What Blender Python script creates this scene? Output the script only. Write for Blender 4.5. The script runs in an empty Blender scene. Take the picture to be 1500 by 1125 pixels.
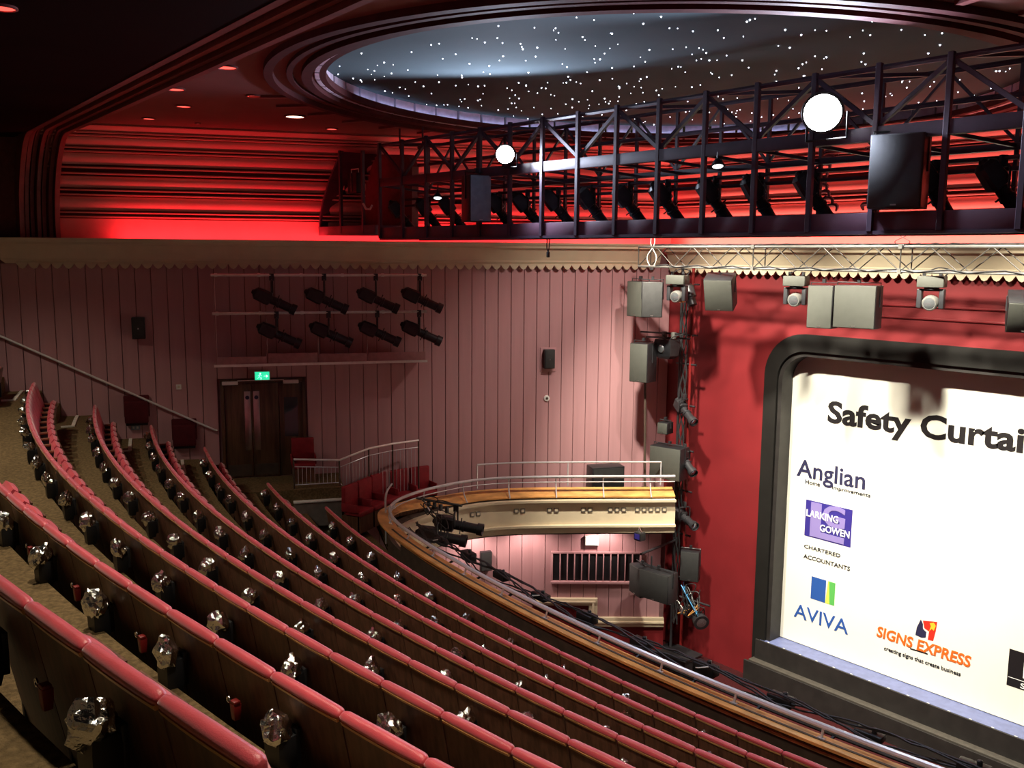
import bpy, bmesh, math, random
from mathutils import Vector, Matrix, noise
random.seed(11)
R = math.radians
SC = bpy.context.scene
COL = SC.collection

# ------------------------------------------------------------------ camera
E = 10.0                      # eye height above the stalls floor
F, AZ, PITCH, ROLL = 1350.0, 0.702, 0.141, 0.007
FW = Vector((-math.cos(AZ) * math.cos(PITCH), math.sin(AZ) * math.cos(PITCH), -math.sin(PITCH)))
RT0 = Vector((math.sin(AZ), math.cos(AZ), 0))
UP0 = RT0.cross(FW)
RT = RT0 * math.cos(ROLL) + UP0 * math.sin(ROLL)
UP = UP0 * math.cos(ROLL) - RT0 * math.sin(ROLL)
EYE = Vector((0, 0, E))
cd = bpy.data.cameras.new('camera')
cam = bpy.data.objects.new('camera', cd)
COL.objects.link(cam)
cd.sensor_width = 36
cd.lens = 36 * F / 1500
cd.clip_end = 200
cam.matrix_world = Matrix.Translation(EYE) @ Matrix((RT, UP, -FW)).transposed().to_4x4()
SC.camera = cam

# ------------------------------------------------------------------ world, exposure
w = bpy.data.worlds.new('world')
SC.world = w
w.use_nodes = True
w.node_tree.nodes['Background'].inputs[0].default_value = (1.0, 0.72, 0.52, 1)
w.node_tree.nodes['Background'].inputs[1].default_value = 0.012
SC.view_settings.view_transform = 'Standard'
SC.view_settings.look = 'None'
SC.view_settings.exposure = 0.22
SC.view_settings.gamma = 1.0
SC.view_settings.use_curve_mapping = False
SC.cycles.use_denoising = True
SC.cycles.max_bounces = 6
SC.cycles.sample_clamp_indirect = 4.0

WA = 0.431                                                     # splay of the left wall
WD = Vector((math.sin(WA), math.cos(WA), 0))                   # along the wall, to the stage
WN = Vector((math.cos(WA), -math.sin(WA), 0))                  # out of the wall, into the hall
WO = WN * -21.2                                                # wall origin
WROT = math.pi / 2 - WA                                        # local x = WD, local y = into the wall
ZC = 2.44                                                      # ceiling above the eye
PY = 17.9                                                      # proscenium wall plane
CX, CY = -7.94, 41.11                                          # centre of the seat rows

def wpt(u, n, z):
    p = WO + WD * u + WN * n
    return Vector((p.x, p.y, E + z))

LIGHTS = []
def spot(name, loc, target, energy, color, cone=90, blend=0.5, radius=0.1, parent=None):
    l = bpy.data.lights.new(name, 'SPOT')
    l.energy, l.color, l.spot_size, l.spot_blend, l.shadow_soft_size = energy, color, R(cone), blend, radius
    o = bpy.data.objects.new(name, l)
    COL.objects.link(o)
    o.location = Vector(loc) - (parent.location if parent else Vector((0, 0, 0)))
    o.rotation_euler = (Vector(target) - Vector(loc)).to_track_quat('-Z', 'Y').to_euler()
    if parent:
        o.parent = parent
    return o

def strip(name, a, b, toward, width, energy, color):
    l = bpy.data.lights.new(name, 'AREA')
    l.shape = 'RECTANGLE'
    a, b = Vector(a), Vector(b)
    l.size, l.size_y, l.energy, l.color = (b - a).length, width, energy, color
    x = (b - a).normalized()
    zz = -(Vector(toward) - x * Vector(toward).dot(x)).normalized()
    y = zz.cross(x)
    o = bpy.data.objects.new(name, l)
    COL.objects.link(o)
    o.matrix_world = Matrix.Translation((a + b) / 2) @ Matrix((x, y, zz)).transposed().to_4x4()
    return o

WARM = (1.0, 0.86, 0.66)
# red strip lamps lying in the trough behind the cornice
strip('cove_strip_lamp', wpt(-2.8, .30, .17), wpt(9.6, .30, .17), WN * -0.45 + Vector((0, 0, 1)), .10, 128, (1, .035, .045))
strip('cove_strip_lamp', (-14.6, PY - .30, E + .17), (1.5, PY - .30, E + .17), (0, .45, 1), .10, 330, (1, .18, .14))
# stage wash from the spotlights recessed in the star ceiling
WASH = [(-12.6, 12.9), (-9.4, 12.9), (-6.2, 12.9)]
for wx, wy in WASH:
    spot('stage_wash', (wx, wy, E + ZC + .15), (wx + .2, 18.3, E - 6.4), 6300, (1, .93, .76), 72, .7, .20)
spot('side_wall_wash', (-11.4, 14.2, E + ZC + .15), (-15.0, 15.8, E - 3.6), 1300, (1, .86, .74), 84, 1.0, .10)
# unseen warm lamps added in the rear ceiling as fill over the circle
FILL_LAMPS = [(x, 1.6) for x in (-18.2, -15.2, -12.2, -9.2, -6.2, -3.2, -.2)]
for hx, hy in FILL_LAMPS:
    spot('fill_light', (hx, hy, E + 2.24), (hx + .6, hy + 2.2, E - 6), 560, WARM, 96, 0.7, .10)

# ------------------------------------------------------------------ pixel helpers (1500 x 1125 frame -> points at a real distance)
def ray(px, py):
    return FW + RT * ((px - 750) / F) - UP * ((py - 562.5) / F)
def yp(px, py, Y):
    d = ray(px, py)
    return EYE + d * (Y / d.y)
def zp(px, py, z):
    d = ray(px, py)
    return EYE + d * (z / d.z)
def wp(px, py, n=0.0):
    d = ray(px, py)
    t = ((WO + WN * n).dot(WN)) / d.dot(WN)
    p = d * t
    return p.dot(WD), p.z          # u, z relative to the eye
def project(p):
    q = Vector(p) - EYE
    d = q.dot(FW)
    return 750 + F * q.dot(RT) / d, 562.5 - F * q.dot(UP) / d, d

# ------------------------------------------------------------------ materials
MATS = {}
def mat(name, col, rough=.6, metal=0.0, var=.12, scale=8.0, bump=0.0, bscale=60.0, spec=.5, stretch=None, col2=None, coat=0.0, sheen=0.0):
    m = bpy.data.materials.new(name)
    m.use_nodes = True
    nt = m.node_tree
    b = nt.nodes['Principled BSDF']
    b.inputs['Roughness'].default_value = rough
    b.inputs['Metallic'].default_value = metal
    b.inputs['Specular IOR Level'].default_value = spec
    if coat:
        b.inputs['Coat Weight'].default_value = coat
        b.inputs['Coat Roughness'].default_value = .2
    if sheen:
        b.inputs['Sheen Weight'].default_value = sheen
        b.inputs['Sheen Roughness'].default_value = .4
    tc = nt.nodes.new('ShaderNodeTexCoord')
    mp = nt.nodes.new('ShaderNodeMapping')
    if stretch:
        mp.inputs['Scale'].default_value = stretch
    nt.links.new(tc.outputs['Object'], mp.inputs['Vector'])
    nz = nt.nodes.new('ShaderNodeTexNoise')
    nz.inputs['Scale'].default_value = scale
    nz.inputs['Detail'].default_value = 4
    nt.links.new(mp.outputs[0], nz.inputs['Vector'])
    rp = nt.nodes.new('ShaderNodeValToRGB')
    c2 = col2 or tuple(min(1, c * (1 + var)) for c in col)
    c1 = tuple(c * (1 - var) for c in col)
    rp.color_ramp.elements[0].color = (*c1, 1)
    rp.color_ramp.elements[1].color = (*c2, 1)
    rp.color_ramp.elements[0].position, rp.color_ramp.elements[1].position = .35, .65
    nt.links.new(nz.outputs['Fac'], rp.inputs['Fac'])
    nt.links.new(rp.outputs[0], b.inputs['Base Color'])
    if bump:
        n2 = nt.nodes.new('ShaderNodeTexNoise')
        n2.inputs['Scale'].default_value = bscale
        n2.inputs['Detail'].default_value = 3
        nt.links.new(mp.outputs[0], n2.inputs['Vector'])
        bp = nt.nodes.new('ShaderNodeBump')
        bp.inputs['Strength'].default_value = bump
        bp.inputs['Distance'].default_value = .02
        nt.links.new(n2.outputs['Fac'], bp.inputs['Height'])
        nt.links.new(bp.outputs[0], b.inputs['Normal'])
    MATS[name] = m
    return m
def glow(name, col, strength, sample=False):
    m = bpy.data.materials.new(name)
    m.use_nodes = True
    b = m.node_tree.nodes['Principled BSDF']
    b.inputs['Base Color'].default_value = (*col, 1)
    b.inputs['Emission Color'].default_value = (*col, 1)
    b.inputs['Emission Strength'].default_value = strength
    m.cycles.emission_sampling = 'AUTO' if sample else 'NONE'
    MATS[name] = m
    return m
mat('pink', (.47, .25, .265), .62, var=.05, scale=1.5, stretch=(4, 4, .3))
mat('pink_back', (.20, .10, .105), .8)
mat('cream', (.62, .53, .37), .55, var=.04, scale=3)
mat('cream2', (.68, .57, .40), .5, var=.04, scale=3)
mat('cove', (.62, .30, .28), .6, var=.04, scale=2)
mat('cove_dark', (.16, .045, .05), .7)
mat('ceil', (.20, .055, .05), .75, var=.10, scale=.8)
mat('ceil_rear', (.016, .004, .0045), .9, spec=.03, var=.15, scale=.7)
mat('rib', (.19, .045, .045), .55)
mat('dome', (.10, .13, .145), .9, spec=.05, var=.06, scale=.8)
mat('rim', (.62, .5, .62), .5)
mat('proswall', (.175, .012, .015), .5, var=.08, scale=1.2)
mat('frame', (.0105, .0095, .0085), .6, spec=.25, var=.10, scale=3)
mat('stageblack', (.017, .014, .013), .6, var=.2, scale=4)
mat('ledge', (.17, .15, .13), .6)
mat('ledge_dark', (.055, .047, .038), .6)
mat('deck', (.115, .135, .27), .4)
mat('curtain', (.84, .82, .73), .6, var=.015, scale=.8)
mat('carpet', (.135, .092, .045), .95, var=.30, scale=26, bump=.5, bscale=90, spec=.1)
mat('carpet_red', (.035, .006, .007), .95, var=.2, scale=20, spec=.1)
mat('velvet', (.52, .066, .085), .38, var=.08, scale=9, bump=.12, bscale=200, spec=.45, sheen=.35)
mat('velvet_box', (.22, .012, .019), .7, var=.10, scale=9, spec=.3)
mat('seatwood', (.105, .046, .027), .42, var=.35, scale=5, stretch=(6, 6, .6), spec=.4)
mat('trimwood', (.62, .36, .13), .35, var=.2, scale=6, coat=.3)
mat('armwood', (.20, .085, .045), .45, var=.25, scale=8)
mat('ledgewood', (.60, .29, .085), .4, var=.25, scale=3, stretch=(1, 1, 6), coat=.25)
mat('parapet', (.060, .038, .026), .7, var=.2, scale=6)
mat('doorwood', (.085, .045, .025), .4, var=.45, scale=2.2, stretch=(5, 5, .5), coat=.2)
mat('steel', (.62, .61, .60), .32, 1.0, var=.05)
mat('alu', (.80, .78, .75), .38, .35, var=.06)
mat('rail', (.58, .57, .60), .25, .25, var=.05)
mat('truss', (.15, .145, .135), .5, .3, var=.06)
mat('trussbrace', (.045, .04, .034), .6, .1, var=.06)
mat('velvet_dark', (.075, .006, .010), .8, var=.1, scale=9, spec=.2)
mat('black', (.010, .010, .012), .45, var=.2)
mat('blackmetal', (.030, .030, .034), .38, .3, var=.2)
mat('bridge', (.055, .034, .055), .5, var=.15, scale=4)
mat('bridgepanel', (.13, .065, .095), .5, var=.12, scale=2)
mat('grille', (.062, .064, .054), .65, var=.05, bump=.3, bscale=300)
mat('grilledark', (.025, .025, .025), .6, bump=.3, bscale=300)
mat('bluegrille', (.24, .32, .40), .55)  # on the bridge speaker the lamp's blue light is put into this colour
mat('white', (.75, .74, .70), .5)
mat('nosing', (.72, .70, .60), .5)
mat('rackpink', (.36, .16, .165), .5)
mat('glass', (.04, .05, .06), .06, 0, var=.0, spec=.8)
mat('lensglass', (.30, .32, .34), .12, .8, var=.05)
mat('cable', (.022, .022, .024), .5)
mat('cablewhite', (.7, .7, .66), .5)
mat('cableblue', (.05, .25, .5), .5)
mat('redplastic', (.17, .010, .010), .4)
mat('chrome', (.8, .8, .8), .15, 1.0)
mat('ink_black', (.0045, .0022, .0035), .6, var=0)
mat('ink_navy', (.016, .015, .055), .6, var=0)
mat('ink_grey', (.012, .012, .016), .6, var=0)
mat('ink_purple', (.034, .024, .22), .5, var=0)
mat('ink_lilac', (.24, .19, .46), .5, var=0)
mat('ink_white', (.85, .85, .85), .5, var=0)
mat('ink_blue', (.022, .085, .34), .5, var=0)
mat('ink_green', (.10, .42, .09), .5, var=0)
mat('ink_lime', (.62, .70, .10), .5, var=0)
mat('ink_orange', (.72, .13, .012), .5, var=0)
mat('ink_red', (.62, .025, .012), .5, var=0)
mat('ink_yellow', (.85, .48, .03), .5, var=0)
mat('foil', (.88, .89, .87), .16, 1.0, var=.04, scale=20, bump=.5, bscale=34)
glow('star', (.80, .84, 1.0), 9)
glow('lamp_white', (.90, .95, 1.0), 60)
glow('downlight_red', (1.0, .10, .075), 1.6)
glow('downlight_warm', (1.0, .70, .52), 4.0)
glow('exit_green', (.03, .75, .38), .9)
glow('exit_pale', (.75, 1.0, .85), 1.2)
glow('sign_white', (.95, .95, .82), .75)
glow('lens_glow', (.85, .95, 1.0), 2.5)
glow('rim_led', (.52, .66, 1.0), 9, True)
mat('ceil_mould', (.075, .020, .022), .7, spec=.15)
glow('led_green', (.05, .8, .5), 1.5)

# ------------------------------------------------------------------ mesh helpers
class MB:
    def __init__(s):
        s.v, s.f = [], []
    def add(s, vs, fs):
        o = len(s.v)
        s.v += [tuple(x) for x in vs]
        s.f += [tuple(i + o for i in f) for f in fs]
        return s
    def boxr(s, x0, x1, y0, y1, z0, z1, M=None):
        vs = [Vector((x, y, z)) for z in (z0, z1) for y in (y0, y1) for x in (x0, x1)]
        if M is not None:
            vs = [M @ v for v in vs]
        return s.add(vs, [(0, 2, 3, 1), (4, 5, 7, 6), (0, 1, 5, 4), (2, 6, 7, 3), (0, 4, 6, 2), (1, 3, 7, 5)])
    def box(s, c, size, M=None):
        return s.boxr(c[0] - size[0] / 2, c[0] + size[0] / 2, c[1] - size[1] / 2, c[1] + size[1] / 2, c[2] - size[2] / 2, c[2] + size[2] / 2, M)
    def bar(s, p, q, wd, ht=None):
        p, q = Vector(p), Vector(q)
        ht = ht or wd
        d = (q - p).normalized()
        ref = Vector((0, 0, 1)) if abs(d.z) < .95 else Vector((0, 1, 0))
        a = d.cross(ref).normalized() * wd / 2
        b = a.cross(d).normalized() * ht / 2
        vs = [p - a - b, p + a - b, p + a + b, p - a + b, q - a - b, q + a - b, q + a + b, q - a + b]
        return s.add(vs, [(0, 1, 2, 3), (7, 6, 5, 4), (0, 4, 5, 1), (1, 5, 6, 2), (2, 6, 7, 3), (3, 7, 4, 0)])
    def tube(s, pts, r, n=8):
        pts = [Vector(p) for p in pts]
        rs = r if isinstance(r, (list, tuple)) else [r] * len(pts)
        o = len(s.v)
        prev = None
        for i, p in enumerate(pts):
            d = (pts[min(i + 1, len(pts) - 1)] - pts[max(i - 1, 0)])
            d = d.normalized() if d.length > 1e-9 else Vector((0, 0, 1))
            if prev is None:
                ref = Vector((0, 0, 1)) if abs(d.z) < .9 else Vector((1, 0, 0))
                a = d.cross(ref).normalized()
            else:
                a = (prev - d * prev.dot(d)).normalized()
            prev = a
            b = d.cross(a)
            for k in range(n):
                t = 2 * math.pi * k / n
                s.v.append(tuple(p + (a * math.cos(t) + b * math.sin(t)) * rs[i]))
        for i in range(len(pts) - 1):
            for k in range(n):
                s.f.append((o + i * n + k, o + i * n + (k + 1) % n, o + (i + 1) * n + (k + 1) % n, o + (i + 1) * n + k))
        s.f.append(tuple(o + k for k in reversed(range(n))))
        s.f.append(tuple(o + (len(pts) - 1) * n + k for k in range(n)))
        return s
    def lathe(s, p, d, prof, n=16):
        # prof: list of (distance along d, radius)
        p, d = Vector(p), Vector(d).normalized()
        return s.tube_var(p, d, prof, n)
    def tube_var(s, p, d, prof, n):
        ref = Vector((0, 0, 1)) if abs(d.z) < .9 else Vector((1, 0, 0))
        a = d.cross(ref).normalized()
        b = d.cross(a)
        o = len(s.v)
        for h, r in prof:
            for k in range(n):
                t = 2 * math.pi * k / n
                s.v.append(tuple(p + d * h + (a * math.cos(t) + b * math.sin(t)) * r))
        for i in range(len(prof) - 1):
            for k in range(n):
                s.f.append((o + i * n + k, o + i * n + (k + 1) % n, o + (i + 1) * n + (k + 1) % n, o + (i + 1) * n + k))
        s.f.append(tuple(o + k for k in reversed(range(n))))
        s.f.append(tuple(o + (len(prof) - 1) * n + k for k in range(n)))
        return s
    def prism(s, lo, hi):
        n = len(lo)
        return s.add(list(lo) + list(hi), [tuple(reversed(range(n))), tuple(range(n, 2 * n))] + [(i, (i + 1) % n, n + (i + 1) % n, n + i) for i in range(n)])
    def loops(s, secs, closed_path=False, cap=True):
        n = len(secs[0])
        o = len(s.v)
        for sec in secs:
            s.v += [tuple(p) for p in sec]
        m = len(secs)
        for i in range(m if closed_path else m - 1):
            j = (i + 1) % m
            for k in range(n):
                s.f.append((o + i * n + k, o + i * n + (k + 1) % n, o + j * n + (k + 1) % n, o + j * n + k))
        if cap and not closed_path:
            s.f.append(tuple(o + k for k in reversed(range(n))))
            s.f.append(tuple(o + (m - 1) * n + k for k in range(n)))
        return s
    def mesh(s, name, m, bevel=0.0, seg=2, smooth=True, angle=35):
        me = bpy.data.meshes.new(name)
        me.from_pydata(s.v, [], s.f)
        bm = bmesh.new()
        bm.from_mesh(me)
        bmesh.ops.recalc_face_normals(bm, faces=bm.faces)
        if bevel:
            bmesh.ops.bevel(bm, geom=list(bm.edges), offset=bevel, segments=seg, profile=.5, affect='EDGES', clamp_overlap=True)
        bm.to_mesh(me)
        bm.free()
        if smooth:
            me.polygons.foreach_set('use_smooth', [True] * len(me.polygons))
            me.set_sharp_from_angle(angle=R(angle))
        me.materials.append(MATS[m])
        return me

def obj(name, me, parent=None, loc=None, rotz=None):
    o = bpy.data.objects.new(name, me)
    COL.objects.link(o)
    if loc is not None:
        o.location = loc
    if rotz is not None:
        o.rotation_euler = (0, 0, rotz)
    if parent:
        o.parent = parent
    return o
def part(name, mb, m, parent=None, **k):
    return obj(name, mb.mesh(name, m, **k), parent)
def tag(o, label, cat, group=None):
    o['label'], o['category'] = label, cat
    if group:
        o['group'] = group
    return o
def struct(o, label=None):
    o['kind'] = 'structure'
    if label:
        o['label'] = label
    return o
def thing(name, label, cat, loc=(0, 0, 0), rotz=0.0, group=None):
    o = bpy.data.objects.new(name, None)
    o.empty_display_size = .1
    COL.objects.link(o)
    o.location = loc
    o.rotation_euler = (0, 0, rotz)
    return tag(o, label, cat, group)
def setting(name, loc=(0, 0, 0), rotz=0.0, label=None):
    o = bpy.data.objects.new(name, None)
    COL.objects.link(o)
    o.location = loc
    o.rotation_euler = (0, 0, rotz)
    return struct(o, label)
def spawn(protos, root):
    # protos: list of (name, mesh, index of the parent part or None)
    made = []
    for n, me, pi in protos:
        made.append(obj(n, me, made[pi] if pi is not None else root))
    return made

# ------------------------------------------------------------------ text on flat things
_cap = {}
def text_mesh(name, s, m, x0, x1, z0, ztop, y, bold=0.0, shear=0.0, space=1.0, capchar='H'):
    def make(body):
        c = bpy.data.curves.new('lettering', 'FONT')
        c.body, c.size, c.extrude, c.offset, c.shear, c.space_character = body, 1.0, .004, bold, shear, space
        c.resolution_u = 3
        o = bpy.data.objects.new('lettering', c)
        COL.objects.link(o)
        bpy.context.view_layer.update()
        me = bpy.data.meshes.new_from_object(o.evaluated_get(bpy.context.evaluated_depsgraph_get()))
        bpy.data.objects.remove(o)
        bpy.data.curves.remove(c)
        return me
    h = make(capchar)
    cap = max(v.co.y for v in h.vertices)
    me = make(s)
    xs = [v.co.x for v in me.vertices]
    mn, mx = min(xs), max(xs)
    sx, sz = (x1 - x0) / (mx - mn), (ztop - z0) / cap
    for v in me.vertices:
        v.co = Vector((x0 + (v.co.x - mn) * sx, y - v.co.z, z0 + v.co.y * sz))
    me.materials.clear()
    me.materials.append(MATS[m])
    me.name = name
    return me

ORD = ['first', 'second', 'third', 'fourth', 'fifth', 'sixth', 'seventh', 'eighth', 'ninth', 'tenth', 'eleventh', 'twelfth', 'thirteenth', 'fourteenth', 'fifteenth', 'sixteenth', 'seventeenth', 'eighteenth', 'nineteenth', 'twentieth']
def ordinal(i):
    i += 1
    if i <= 20:
        return ORD[i - 1]
    tens = {2: 'twenty', 3: 'thirty', 4: 'forty'}
    return (tens[i // 10] + ('-' + ORD[i % 10 - 1] if i % 10 else '')) if i % 10 else {20: 'twentieth', 30: 'thirtieth', 40: 'fortieth'}[i]
# ================================================================== STRUCTURE
# ---------------- floor: the stepped circle
NR = 8
def rowR(k): return 33.381 + 1.0265 * k
def rowZ(k): return .84 * (-6 + .544 * k + .012 * k * k) + (.035 if k == 7 else 0)
BACKH = 1.0
def tierZ(k): return rowZ(k) - BACKH
def wall_theta(r, n=0.02):
    # angle at which a circle of radius r meets the plane n in front of the left wall
    d = WO + WN * n
    lo, hi = -math.pi * .5 - .7, -math.pi * .5
    for _ in range(50):
        t = (lo + hi) / 2
        p = Vector((CX + r * math.cos(t), CY + r * math.sin(t), 0))
        if (p - d).dot(WN) < 0:
            lo = t
        else:
            hi = t
    return hi
TH_R = -math.pi / 2 + .38
floor = setting('floor')
stalls = MB().boxr(-24, 6, 6, 20, -.1, 0)
part('stalls_floor', stalls, 'carpet_red', floor)
for k in range(0, 12):
    r0 = rowR(k - 1) + .06 if k else 32.2
    r1 = rowR(k) + .06
    z = E + tierZ(k)
    zb = z - (1.0 if k == 0 else .75)
    secs = []
    N = 64
    for i in range(N + 1):
        t = i / N
        ring = []
        for r, zz in ((r0, zb), (r1, zb), (r1, z), (r0, z)):
            a0 = wall_theta(r)
            a = a0 + (TH_R - a0) * t
            ring.append((CX + r * math.cos(a), CY + r * math.sin(a), zz))
        secs.append(ring)
    part('tier', MB().loops(secs), 'carpet', floor, smooth=False)
# wall-side aisle: a half step on every tier, with a pale nosing
for k in range(1, 9):
    r = rowR(k - 1) + .06
    a0 = wall_theta(r, .03)
    da = .95 / r
    z0, z1 = E + tierZ(k - 1), E + (tierZ(k - 1) + tierZ(k)) / 2
    secs = []
    for i in range(5):
        a = a0 + da * i / 4
        secs.append([(CX + q * math.cos(a), CY + q * math.sin(a), zz) for q, zz in ((r - .33, z0), (r + .02, z0), (r + .02, z1), (r - .33, z1))])
    st = part('step', MB().loops(secs), 'carpet', floor, smooth=False)
    rr_, zz_ = r - .66, E + tierZ(k - 1) + .012
    b0, b1 = wall_theta(rr_, .12), wall_theta(rr_, 1.38)
    pts = [(CX + rr_ * math.cos(b0 + (b1 - b0) * i / 5), CY + rr_ * math.sin(b0 + (b1 - b0) * i / 5), zz_) for i in range(6)]
    pts.append((CX + (rr_ + .22) * math.cos(b1), CY + (rr_ + .22) * math.sin(b1), zz_))
    mb = MB()
    for p_, q_ in zip(pts, pts[1:]):
        mb.bar(p_, q_, .065, .03)
    part('nosing', mb, 'nosing', floor)

# ---------------- left wall
wl = setting('wall_left', wpt(0, 0, 0), WROT)
U0, U1 = -7.4, 9.96
part('backing', MB().boxr(U0, U1, .0, .25, -E, .25), 'pink_back', wl)
DU0, DU1, DZ0, DZ1 = -.80, .99, -5.05, -2.90
bw = .320
me_cache = {}
def board(u, wdt, z0, z1, m='pink'):
    key = (round(wdt, 3), round(z0, 2), round(z1, 2), m)
    if key not in me_cache:
        me_cache[key] = MB().boxr(0, wdt - .014, -.035, 0, z0, z1).mesh('panel', m, bevel=.006, seg=1)
    o = obj('panel', me_cache[key], wl)
    o.location = (u, 0, 0)
LOW = -9.20
u = -4.707 - bw * 8
while u < U1 - .02:
    wdt = min(bw, U1 - u)
    if u + wdt > DU0 and u < DU1:
        board(u, wdt, DZ1 + .10, -.28)
        board(u, wdt, LOW, DZ0)
    else:
        board(u, wdt, LOW, -.28)
    u += bw
# upper wall behind the lit cove and dark rear cove
part('upper_wall', MB().boxr(U0, U1 + .5, .02, .25, .25, ZC + .2), 'cove_dark', wl)

# lower box wall under the slip balcony, turned to face the stalls
LO = wpt(6.45, .02, 0)
LD, LN = RT0.copy(), Vector((math.cos(AZ), -math.sin(AZ), 0))
LROT = math.atan2(LD.y, LD.x)
def lp(px, py, n=.05):
    d = ray(px, py)
    o_ = LO - EYE
    o_.z = 0
    t = (o_ + LN * n).dot(LN) / d.dot(LN)
    p = d * t - o_
    return p.dot(LD), p.z
wbx = setting('wall_box', LO, LROT)
LEN = 3.30
part('backing', MB().boxr(0, LEN, .0, .10, -E, -6.62), 'pink_back', wbx)
zt_ = lp(940, 911)[1]
BOARD2 = MB().boxr(0, bw - .014, -.035, 0, zt_, -6.62).mesh('panel', 'pink', bevel=.006, seg=1)
ni = int(LEN / bw)
for i in range(ni):
    o = obj('panel', BOARD2, wbx)
    o.location = (i * bw, 0, 0)
part('plinth', MB().boxr(0, LEN, -.05, 0, -E, zt_), 'proswall', wbx)
(ta, tza), (tb, tzb), (tc, tzc), (_, tzd) = lp(797, 875), lp(875, 886), lp(862, 903), lp(940, 917)
part('opening', MB().boxr(0, tc, -.045, 0, tzd, tzb), 'proswall', wbx)
t3 = setting('trim_5', LO, LROT)
for (a, b, c, d) in ((0, tb, tzb, tza), (tc, tb, tzd, tzb), (tb, LEN, tzd, tzc)):
    part('moulding', MB().boxr(a, b, -.12, -.03, c, d), 'cream', t3, bevel=.012)
for (a, b, c, d) in ((0, tb - .05, (tza + tzb) / 2 - .03, (tza + tzb) / 2 + .03), ((tc + tb) / 2 - .03, (tc + tb) / 2 + .03, (tzc + tzd) / 2, (tza + tzb) / 2), ((tc + tb) / 2, LEN, (tzc + tzd) / 2 - .03, (tzc + tzd) / 2 + .03)):
    part('bead', MB().boxr(a, b, -.15, -.12, c, d), 'cream2', t3, bevel=.008)

# ---------------- cornice with scalloped lower edge (left wall)
def scallop_mesh():
    W_, D_ = .218, .115
    poly = [(-W_ / 2, .02), (W_ / 2, .02), (W_ / 2, -.005), (.075, -.055), (.05, -.09), (0, -D_), (-.05, -.09), (-.075, -.055), (-W_ / 2, -.005)]
    return MB().prism([(x, -.06, z) for x, z in poly], [(x, .0, z) for x, z in poly]).mesh('scallop', 'cream', smooth=False)
SCAL = scallop_mesh()
cornice_prof = [(0, -.275), (-.12, -.275), (-.13, -.26), (-.17, -.20), (-.17, -.17), (-.28, .10), (-.40, .20), (-.42, .245), (-.36, .245), (-.36, .12), (0, .12)]
t1 = setting('trim_1', wpt(0, 0, 0), WROT)
cu0 = -4.72
mb = MB()
mb.loops([[(uu + (y * 1.6 + .55 if i == 0 else 0) * (1 if i == 0 else 0), y, z) for y, z in cornice_prof] for i, uu in enumerate((cu0 - .55, -2, 2, 6, 9.6))])
part('cornice_board', mb, 'cream', t1, smooth=False)
part('cornice_board', MB().boxr(U0, cu0 - .35, -.22, -.01, .0, .25), 'cream', t1)
u = cu0 + .12
while u < 9.5:
    o = obj('scallop', SCAL, t1)
    o.location = (u, -.10, -.27)
    u += .2185
# ---------------- proscenium wall cornice
t2 = setting('trim_2', (0, PY, E), 0)
part('cornice_board', MB().loops([[(x, y, z - .06) for y, z in cornice_prof] for x in (-15.0, -10, -5, 2)]), 'cream2', t2, smooth=False)
x = -14.9
while x < 1.8:
    o = obj('scallop', SCAL, t2)
    o.location = (x, -.10, -.34)
    x += .2185

# ---------------- coves: stepped bands rising from the cornice trough to the ceiling
CA, CB = 1.25, ZC - .26
def cove_pt(phi):
    return CA * (1 - math.cos(phi)), .25 + CB * math.sin(phi)
def y_at(phi, px=300):
    n, z = cove_pt(phi)
    lo, hi = -8.0, 10.0
    for _ in range(40):
        m_ = (lo + hi) / 2
        if project(wpt(m_, n, z))[0] < px:
            lo = m_
        else:
            hi = m_
    return project(wpt(lo, n, z))[1]
tab = [(i / 200 * math.pi / 2, y_at(i / 200 * math.pi / 2)) for i in range(201)]
def phi_of(y):
    for (a, ya), (b, yb) in zip(tab, tab[1:]):
        if ya >= y >= yb:
            return a + (b - a) * (ya - y) / max(1e-6, ya - yb)
    return tab[-1][0] if y < tab[-1][1] else 0.0
bands = [(349, 323), (311, 292), (279, 263), (246, 230), (220, 207), (198, 188)]
def cove(name, loc, rot, x0, x1):
    root = setting(name, loc, rot)
    me_list = []
    for bi, (ya, yb) in enumerate(bands):
        p0, p1 = (0.0 if bi == 0 else phi_of(ya)), phi_of(yb)
        prof = []
        for i in range(7):
            n, z = cove_pt(p0 + (p1 - p0) * i / 6)
            bulge = .05 * math.sin(math.pi * i / 6)
            prof.append((-(n + bulge * (0 if bi == 0 else 1)), z))
        prof2 = prof + [(y + .06, z + .02) for y, z in reversed(prof)]
        part('cove_band', MB().loops([[(x, y, z) for y, z in prof2] for x in (x0, x1)]), 'cove', root)
        # ridge mouldings to the next band
        nxt = phi_of(bands[bi + 1][0]) if bi + 1 < len(bands) else math.pi / 2
        nr = 2
        for j in range(nr):
            pm = p1 + (nxt - p1) * (j + .5) / nr
            n, z = cove_pt(pm)
            part('ridge', MB().boxr(x0, x1, -(n + .075), -n + .05, z - .016, z + .016), 'cove', root, bevel=.008)
    sec = []
    prof = [cove_pt(i / 12 * math.pi / 2) for i in range(13)]
    ring = [(-(n - .07), z + .05) for n, z in prof] + [(.0, ZC + .1), (.0, .2)]
    part('cove_backing', MB().loops([[(x, y, z) for y, z in ring] for x in (x0, x1)]), 'cove_dark', root, smooth=False)
    return root
cove('trim_3', wpt(0, 0, 0), WROT, -3.98, 10.3)
cove('trim_4', (0, PY, E), 0, -15.3, 2)
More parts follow.
